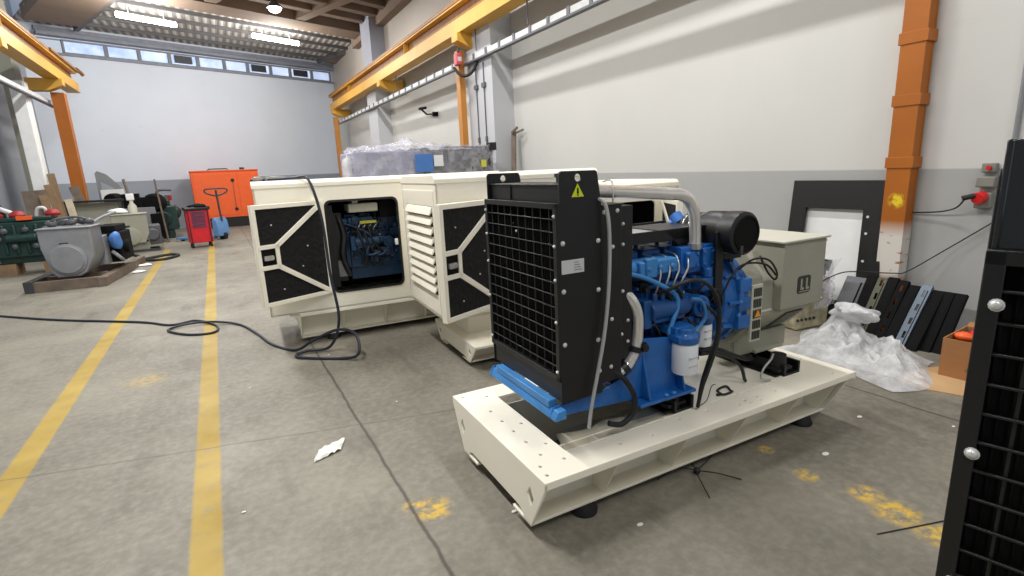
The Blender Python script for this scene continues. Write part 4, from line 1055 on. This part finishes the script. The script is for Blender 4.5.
o = MB().prism([(1.05, 20.9), (1.30, 20.6), (1.6, 21.0), (1.2, 21.3)], (0, 0, 0), (1, 0, 0), (0, 1, 0), .05).build('floor_rag', M['white']); tag(o, 'white cloth on the floor in front of the orange canopy', 'cloth')

tt = thing('tool_trolley', 'red workshop tool trolley on castors at the end of the yellow floor line', 'tool trolley', (-.47, 15.3, 0), math.radians(8))
b = MB(); b.box(-.25, .25, -.2, .2, .12, .92); b.build('trolley_cabinet', M['red'], tt, bevel=.015)
for i in range(4):
    b = MB(); b.box(-.15, .15, -.215, -.2, .50+i*.10, .585+i*.10); d = b.build('trolley_drawer', M['purple'], tt, bevel=.004)
    b = MB(); b.box(-.12, .12, -.225, -.215, .565+i*.10, .578+i*.10); b.build('drawer_handle', M['dkgrey'], d)
for s in (-1, 1):
    b = MB(); b.box(s*.21-.012, s*.21+.012, -.222, -.2, .14, .90); b.build('corner_strip', M['black'], tt)
b = MB(); b.box(-.28, .28, -.23, .23, .92, .98); b.box(-.28, -.25, -.23, .23, .98, 1.0); b.box(.25, .28, -.23, .23, .98, 1.0); b.build('trolley_top', M['black'], tt, bevel=.01)
for x in (-.2, .2):
    for y in (-.15, .15):
        b = MB(); b.cyl((x-.02, y, .05), (x+.02, y, .05), .05, n=14); b.box(x-.015, x+.015, y-.02, y+.02, .05, .13); b.build('castor', M['rubber'], tt)
b = MB(); b.ball((0, 0, .035), .15, 12, 8, (1, .8, .35), .9); b.ball((.12, .02, .03), .09, 10, 7, (1, .9, .45), .9); b.ball((-.14, 0, .03), .08, 10, 7, (1, 1, .4), .9)
o = b.build('black_rag', M['black_matt']); o.location = (-.45, 15.3, .985); tag(o, 'black rag heaped on top of the red tool trolley', 'rag')

pj = thing('pallet_jack', 'blue hand pallet jack with dark pump handle behind the red trolley', 'pallet jack', (-.05, 16.9, 0), math.radians(-35))
b = MB()
for y in (-.17, .17): b.prism([(-1.15, .05), (.0, .05), (.0, .13), (-1.15, .10)], (0, y+.08, 0), (1, 0, 0), (0, 0, 1), .16)
b.build('fork', M['jackblue'], pj, bevel=.008)
b = MB(); b.prism([(-.02, .10), (.18, .10), (.14, .52), (.06, .62), (.0, .55)], (0, .24, 0), (1, 0, 0), (0, 0, 1), .48); b.build('jack_body', M['jackblue'], pj, bevel=.02)
b = MB(); b.cyl((.12, -.06, .1), (.12, .06, .1), .1, n=18); b.cyl((-1.0, -.2, .045), (-1.0, -.13, .045), .045, n=14); b.cyl((-1.0, .13, .045), (-1.0, .2, .045), .045, n=14); b.build('jack_wheel', M['rubber'], pj)
b = MB(); b.tube([(.14, 0, .5), (.12, 0, .8), (.10, 0, 1.36)], .028, 10)
q = lambda s, z: (.1+s*.82, s*.57, z)
b.tube([q(0, 1.2), q(.14, 1.24), q(.27, 1.31), q(.24, 1.39), q(0, 1.40), q(-.24, 1.39), q(-.27, 1.31), q(-.14, 1.24), q(0, 1.2)], .022, 8, 5); b.build('jack_handle', M['dkgrey'], pj)

# grey alternator with engine on a steel skid
gp = thing('steel_skid', 'rusty steel channel skid on the floor under the grey alternator', 'skid', (-2.24, 10.6, 0), math.radians(-6))
b = MB(); b.box(-.52, .50, -.05, .05, 0, .16); b.build('front_beam', M['rust'], gp, bevel=.006)
b = MB(); b.box(-.54, -.42, -.07, .9, 0, .18); b.build('side_beam', M['dkgrey'], gp, bevel=.006)
b = MB(); b.box(.40, .52, -.07, 2.6, .0, .15); b.build('side_beam', M['rust'], gp, bevel=.006)
for y in (.5, 1.5):
    b = MB(); b.box(-.42, .40, y, y+.1, 0, .16); b.build('cross_beam', M['rust'], gp)
ga = thing('alternator_unit', 'light grey alternator with round end cover on the steel skid at the left', 'alternator', (-2.14, 11.0, .16), math.radians(-6))
b = MB()
prof = [(-.34, .80), (.34, .80), (.34, .36), (.20, .08), (.10, .02), (-.20, .02), (-.27, .12), (-.34, .5)]
b.prism(prof, (0, .25, 0), (1, 0, 0), (0, 0, 1), .56)
b.box(-.36, .36, -.33, .27, .78, .81); b.box(-.2, .34, .25, .6, .1, .6)
hb = b.build('alternator_housing', M['midgrey'], ga, bevel=.02)
b = MB(); b.lathe((-.02, -.31, .30), (0, -1, 0), [(0, .25), (.02, .25), (.03, .22), (.045, .215), (.05, .05)], 32); b.build('end_cover', M['midgrey'], ga, bevel=.004)
b = MB(); b.box(-.09, .03, -.318, -.31, .50, .57); b.build('name_plate', M['dkgrey'], hb)
b = MB(); b.box(.1, .5, .5, 1.3, .1, .62); b.box(.14, .46, .55, 1.25, .62, .74); b.cyl((.52, .7, .35), (.60, .7, .35), .12); b.build('engine_block', M['black_matt'], ga, bevel=.02)
b = MB(); b.ball((.47, .42, .5), .12, 12, 8, (.8, 1, 1.2), .4); b.build('blue_filter', M['bluelabel'], ga)
b = MB(); b.tube([(.25, .2, .82), (.34, .4, .90), (.5, .6, .97)], .025, 8, 5); b.build('engine_pipe', M['midgrey'], ga)
b = MB(); b.tube([(.4, .4, .3), (.5, .35, .2), (.48, .6, .12)], .03, 8, 5); b.build('engine_pipe', M['midgrey'], ga)
b = MB()
for i, x in enumerate((-.24, -.1, .02, .14, .26)): b.ball((x, .05+.08*(i % 2), .87), .06, 9, 6, (1.2, 1, .9), .6)
b.tube([(-.3, .05, .84), (-.2, .0, .92), (.0, .06, .95), (.2, .0, .93), (.3, .05, .85)], .018, 8, 5); b.build('top_fitting', M['sheetgrey'], ga)

ge = thing('diesel_engine', 'dark green diesel engine with red caps at the left edge', 'engine', (-3.30, 13.4, 0))
b = MB(); b.box(-.5, .55, -.3, .3, .34, 1.0); b.box(-.4, .45, -.22, .22, .22, .4); b.box(-.45, .5, -.25, .25, 1.0, 1.08); b.lathe((.55, 0, .62), (1, 0, 0), [(0, .3), (.1, .34), (.2, .34), (.22, .2)], 24)
for i in range(6): b.box(-.42+i*.16, -.36+i*.16, -.34, -.3, .4, .95)
b.cyl((-.2, -.34, .7), (.25, -.34, .7), .08); b.build('engine_block', M['dkgreen'], ge, bevel=.02)
for x in (-.34, -.02, .50):
    b = MB(); b.lathe((x, -.1, 1.07), (0, 0, 1), [(0, .11), (.05, .125), (.10, .10), (.13, .05)], 16); b.build('red_cap', M['dullred'], ge)
b = MB(); b.box(.0, .22, -.32, -.2, 1.03, 1.1); b.build('orange_tag', M['orange'], ge)
b = MB(); b.tube([(-.5, 0, 1.1), (-.4, -.05, 1.3), (-.2, -.1, 1.22), (.0, -.1, 1.1)], .045, 10, 6); b.tube([(.25, -.1, 1.06), (.3, -.12, 1.22), (.4, -.12, 1.22), (.42, -.1, 1.06)], .03, 8, 6); b.build('engine_hose', M['tray'], ge)
b = MB(); b.tube([(-.6, .1, 1.0), (-.55, .05, 1.38), (-.3, 0, 1.3), (-.25, 0, 1.0)], .06, 10, 6); b.build('black_hose', M['rubber'], ge)
b = MB()
for i in range(10): b.ball((-.4+.1*i, -.36, .55+.15*((i*7) % 3)), .05, 8, 6, (1, .6, 1), .5)
b.build('grey_fitting', M['sheetgrey'], ge)
for x in (-.4, .3):
    b = MB(); b.box(x-.08, x+.22, -.25, .25, 0, .22); o = b.build('wooden_block', M['wood']); o.location = (-3.30, 13.4, 0)
    tag(o, 'wooden block under the dark green diesel engine, ' + ('left one' if x < 0 else 'right one'), 'block')

a2 = thing('alternator_unit', 'grey-green alternator on the floor with a white bag on its top', 'alternator', (-1.88, 15.6, 0), math.radians(6))
b = MB(); b.prism([(-.36, .92), (.34, .92), (.34, .45), (.24, .22), (-.22, .22), (-.36, .45)], (0, .3, 0), (1, 0, 0), (0, 0, 1), .6); b.box(-.28, .3, -.2, .25, .04, .24); b.box(-.38, .36, -.32, .32, .90, .93); b.build('alternator_housing', M['altgrey'], a2, bevel=.02)
b = MB(); b.lathe((-.04, -.28, .40), (0, -1, 0), [(0, .22), (.03, .21), (.05, .12)], 24); b.build('end_cover', M['altgrey'], a2)
b = MB(); b.box(-.16, -.02, -.306, -.3, .60, .66); b.build('name_plate', M['altdark'], a2)
b = MB(); b.box(.32, .58, -.2, .4, .15, .62); b.cyl((.4, -.2, .4), (.4, -.28, .4), .14); b.build('engine_block', M['sheetgrey'], a2, bevel=.02)
b = MB(); b.box(-.4, .5, -.25, -.17, 0, .06); b.box(-.4, .5, .15, .25, 0, .06); b.build('support_rail', M['dkgrey'], a2)
b = MB(); b.ball((0, 0, .06), .17, 12, 8, (1.25, .9, .42), .5); o = b.build('plastic_bag', M['white']); o.location = (-2.04, 15.55, .935); tag(o, 'crumpled white bag lying on the grey-green alternator', 'bag')
t = thing('spray_bottle', 'clear bottle with white cap standing on the grey-green alternator', 'bottle', (-1.78, 15.6, .93)); b = MB(); b.lathe((0, 0, 0), (0, 0, 1), [(0, .09), (.16, .09), (.24, .04), (.30, .035)]); b.build('bottle_body', M['altlight'], t)
b = MB(); b.box(-.09, .07, -.04, .04, .30, .46); b.build('bottle_head', M['white'], t, bevel=.02)

de = thing('engine_unit', 'black engine with ribbed hoses on a grey cabinet behind the grey-green alternator', 'engine', (-2.05, 18.0, 0))
b = MB(); b.box(-.5, .55, -.35, .4, 0, .98); b.build('cabinet', M['midgrey'], de, bevel=.01)
b = MB(); b.box(-.35, .35, -.28, .28, .98, 1.25); b.lathe((-.42, -.3, 1.2), (.4, 1, 0), [(0, .18), (.1, .2), (.3, .2), (.32, .1)], 18); b.lathe((.5, -.34, 1.08), (.2, 1, 0), [(0, .22), (.1, .26), (.4, .26), (.42, .1)], 20); b.box(-.2, .2, -.2, .2, 1.25, 1.36); b.build('engine_block', M['black_matt'], de, bevel=.02)
b = MB(); b.box(.42, .75, -.5, -.2, .15, .8); b.box(.5, .7, -.52, -.5, .3, .6); b.build('engine_block', M['black_matt'], de, bevel=.03)
g2 = thing('diesel_engine', 'dark green engine with a bent pipe near the back wall, left of the red trolley', 'engine', (-1.42, 18.9, 0))
b = MB(); b.box(-.32, .34, -.3, .3, .25, .95); b.box(-.25, .2, -.2, .2, .95, 1.12); b.cyl((.0, -.3, .6), (.0, -.4, .6), .2); b.box(-.25, .2, -.25, .25, .0, .26); b.ball((.34, 0, .75), .16, 10, 8, (.7, 1, 1.2), .4); b.build('engine_block', M['dkgreen'], g2, bevel=.03)
b = MB(); b.tube([(-.1, 0, 1.1), (-.08, 0, 1.36), (.05, 0, 1.42), (.3, 0, 1.40)], .035, 8, 5); b.box(.1, .2, -.1, .0, 1.12, 1.26); b.build('bent_pipe', M['sheetgrey'], g2)
b = MB(); b.cyl((.22, -.05, 1.1), (.22, -.05, 1.26), .06); b.build('red_cap', M['dullred'], g2)
for lab, p, q, r in (('long grey pole leaning beside the grey-green alternator', (-1.78, 17.0, 0), (-2.05, 17.3, 1.75), .035), ('thin dark pole leaning in front of the dark green engine by the back wall', (-1.30, 17.3, 0), (-1.38, 17.44, 1.72), .025)):
    b = MB(); b.cyl(p, q, r, n=10); tag(b.build('leaning_pole', M['rust']), lab, 'pole')
# workbench and boards by the left column
t = thing('workbench', 'dark topped workbench in front of the left orange column', 'workbench', (-2.72, 16.3, 0))
b = MB(); b.box(-.5, .7, -.2, .2, 1.22, 1.27); b.build('bench_top', M['black'], t)
for x in (-.44, .64):
    for y in (-.15, .15):
        b = MB(); b.box(x-.03, x+.03, y-.03, y+.03, 0, 1.22); b.build('bench_leg', M['dkgrey'], t)
b = MB(); b.box(-.4, .6, .14, .18, .4, 1.2); b.build('bench_panel', M['altlight'], t)
t = thing('curved_panel', 'curved grey sheet leaning on the back wall right of the left orange column', 'panel', (-2.7, 18.75, 0))
b = MB(); b.prism([(-.15, 0), (.5, 0), (.5, 1.3), (.34, 1.62), (.1, 1.92), (-.1, 2.02), (-.16, 1.96)], (0, 0, 0), (1, 0, 0), (0, .06, 1), .03, [[(-.08, .2), (.40, .2), (.40, 1.25), (.2, 1.55), (-.06, 1.72)]]); b.build('panel_rim', M['midgrey'], t)
b = MB(); b.box(-.1, .45, -.0, .012, .1, 1.5); b.build('panel_sheet', M['white'], t)
t = None
bd = [('pale plank leaning highest among the boards by the white post', (-3.05, 15.62, 0), (-3.20, 15.8, 1.92), .14, 'wood'), ('brown board leaning second among the boards by the white post', (-2.98, 15.4, 0), (-3.25, 15.6, 1.68), .16, 'wood'),
      ('olive brown panel leaning left of the planks by the white post', (-3.42, 15.3, 0), (-3.50, 15.5, 1.56), .42, 'rust'), ('dark brown board leaning between the olive panel and the planks', (-3.15, 15.25, 0), (-3.34, 15.4, 1.46), .14, 'wood'),
      ('short cream block of wood standing on end before the boards', (-2.72, 15.0, 0), (-2.86, 15.1, 1.34), .13, 'woodlt'), ('reddish brown board lying against the foot of the left orange column', (-2.68, 16.75, 0), (-3.05, 16.95, 1.62), .2, 'rust')]
for lab, p, q, w, m in bd:
    b = MB(); b.bar(p, q, w, .03, (0, -1, .1)); tag(b.build('leaning_board', M[m], smooth=False), lab, 'board')
# things on the floor
k = random.Random(11)
b = MB(); b.tube([(-3.9, 10.3, .013), (-2.62, 8.87, .013), (-1.86, 8.05, .013), (-.98, 7.26, .013), (-.65, 6.86, .013), (-.40, 6.86, .02), (-.2, 6.5, .013), (-.22, 6.2, .013), (-.46, 6.28, .013), (-.66, 6.62, .014), (-.46, 6.72, .026), (-.2, 6.62, .026), (.03, 6.36, .013), (.17, 5.85, .013), (.27, 5.36, .013), (.44, 5.0, .02), (.58, 4.86, .12), (.78, 4.72, .22),
              (.90, 4.55, .20), (.88, 4.42, .06), (.76, 4.52, .013), (.50, 4.72, .013), (.42, 4.82, .02), (.52, 4.88, .03), (.72, 4.82, .05), (.82, 4.80, .30), (.80, 4.85, .7), (.80, 4.92, 1.15), (.77, 4.97, 1.42), (.73, 5.04, 1.56), (.66, 5.15, 1.565), (.5, 5.3, 1.56), (.3, 5.4, 1.56)], .013, 8, 6)
tag(b.build('power_cable', M['cable_blue']), 'long dark cable running across the floor, looped and hanging over the far canopy front', 'cable')
b = MB(); b.tube([(.42, 5.33, 1.562), (.46, 5.36, 1.57), (.52, 5.30, 1.57), (.58, 5.32, 1.565)], .016, 8, 5); b.ball((.36, 5.33, 1.57), .03, 8, 6, (1.6, 1, .7), .5); tag(b.build('cable_end', M['socketgrey']), 'tangled brown cable end on the roof of the far canopy', 'cable')
def pap(u, v): return (.37+.16*(u-.5)+.05*(v-.5), 2.97+.06*(u-.5)+.13*(v-.5), .006+.03*abs(noise.noise(V((u*4, v*4, 2)))))
tag(wavy_film('paper_scrap', M['paper'], pap, 12, 10), 'crumpled white paper scrap on the open floor beside the joint line', 'paper')
b = MB()
for a in (.2, 1.3, 2.6, 4.0, 5.2): b.tube([(1.93, 1.66, .02), (1.93+.1*math.cos(a), 1.66+.1*math.sin(a), .035), (1.93+.22*math.cos(a+.2), 1.66+.2*math.sin(a+.2), .004)], .003, 6, 5)
b.ball((1.93, 1.66, .02), .018, 8, 6); tag(b.build('cable_tie_bundle', M['cable']), 'tangle of thin black cable ties on the floor beside the cream base', 'cable ties')
b = MB(); b.tube([(2.2, .95, .004), (2.6, .82, .004), (3.1, .66, .004)], .0025, 6, 4); tag(b.build('thin_cable', M['cable']), 'thin black wire lying on the floor near the right radiator', 'cable')
for i, (x, y, r) in enumerate(((2.63, 1.42, .03), (1.42, 1.52, .02), (3.2, 1.55, .025), (1.0, 1.9, .02), (3.5, 1.2, .02), (1.8, 3.2, .018), (.9, 3.4, .015), (.02, 4.3, .014), (1.66, 1.78, .015), (-.1, 2.6, .012), (.68, 4.72, .018))):
    b = MB(); b.ball((x, y, .004), r*.55, 8, 5, (1.3, .8, .3), .5); tag(b.build('paper_chip', M['paper']), 'tiny white paper chip on the concrete floor', 'paper', 'paper chips scattered on the floor')
b = MB(); b.tube([(-1.7, 13.0, .02), (-1.5, 13.6, .02), (-1.1, 14.0, .02), (-.9, 13.7, .02), (-1.15, 13.2, .02), (-1.5, 13.4, .02), (-1.7, 14.3, .02), (-1.95, 14.9, .02)], .035, 8, 6); tag(b.build('floor_hose', M['rubber']), 'dark hose lying on the floor before the grey-green alternator', 'hose')
for lab, x, y in (('white plastic scrap on the floor right of the steel skid', -1.42, 11.7), ('pale paper scrap on the floor behind the steel skid near the yellow line', -1.42, 12.6)):
    b = MB(); b.ball((x, y, .02), .10, 10, 6, (1.2, 1, .25), .7); tag(b.build('plastic_scrap', M['white']), lab, 'scrap')

# ------------------------------------------------------------------ camera
def add_camera():
    F, yaw, pitch, roll = 524.06, math.radians(28.684), math.radians(12.714), math.radians(-2.573)
    cy, sy, cp, sp = math.cos(yaw), math.sin(yaw), math.cos(pitch), math.sin(pitch)
    f = V((sy*cp, cy*cp, -sp)); r = V((cy, -sy, 0)); u = r.cross(f)
    c, s = math.cos(roll), math.sin(roll)
    r, u = c*r+s*u, -s*r+c*u
    cam = bpy.data.cameras.new('camera'); o = bpy.data.objects.new('camera', cam); C.objects.link(o)
    o.matrix_world = Matrix(((r.x, u.x, -f.x, 0), (r.y, u.y, -f.y, 0), (r.z, u.z, -f.z, 1.55), (0, 0, 0, 1)))
    cam.sensor_fit = 'HORIZONTAL'; cam.sensor_width = 36; cam.lens = F*36/1024; cam.clip_start = .05
    bpy.context.scene.camera = o
add_camera()

bpy.context.scene.view_settings.view_transform = 'Standard'
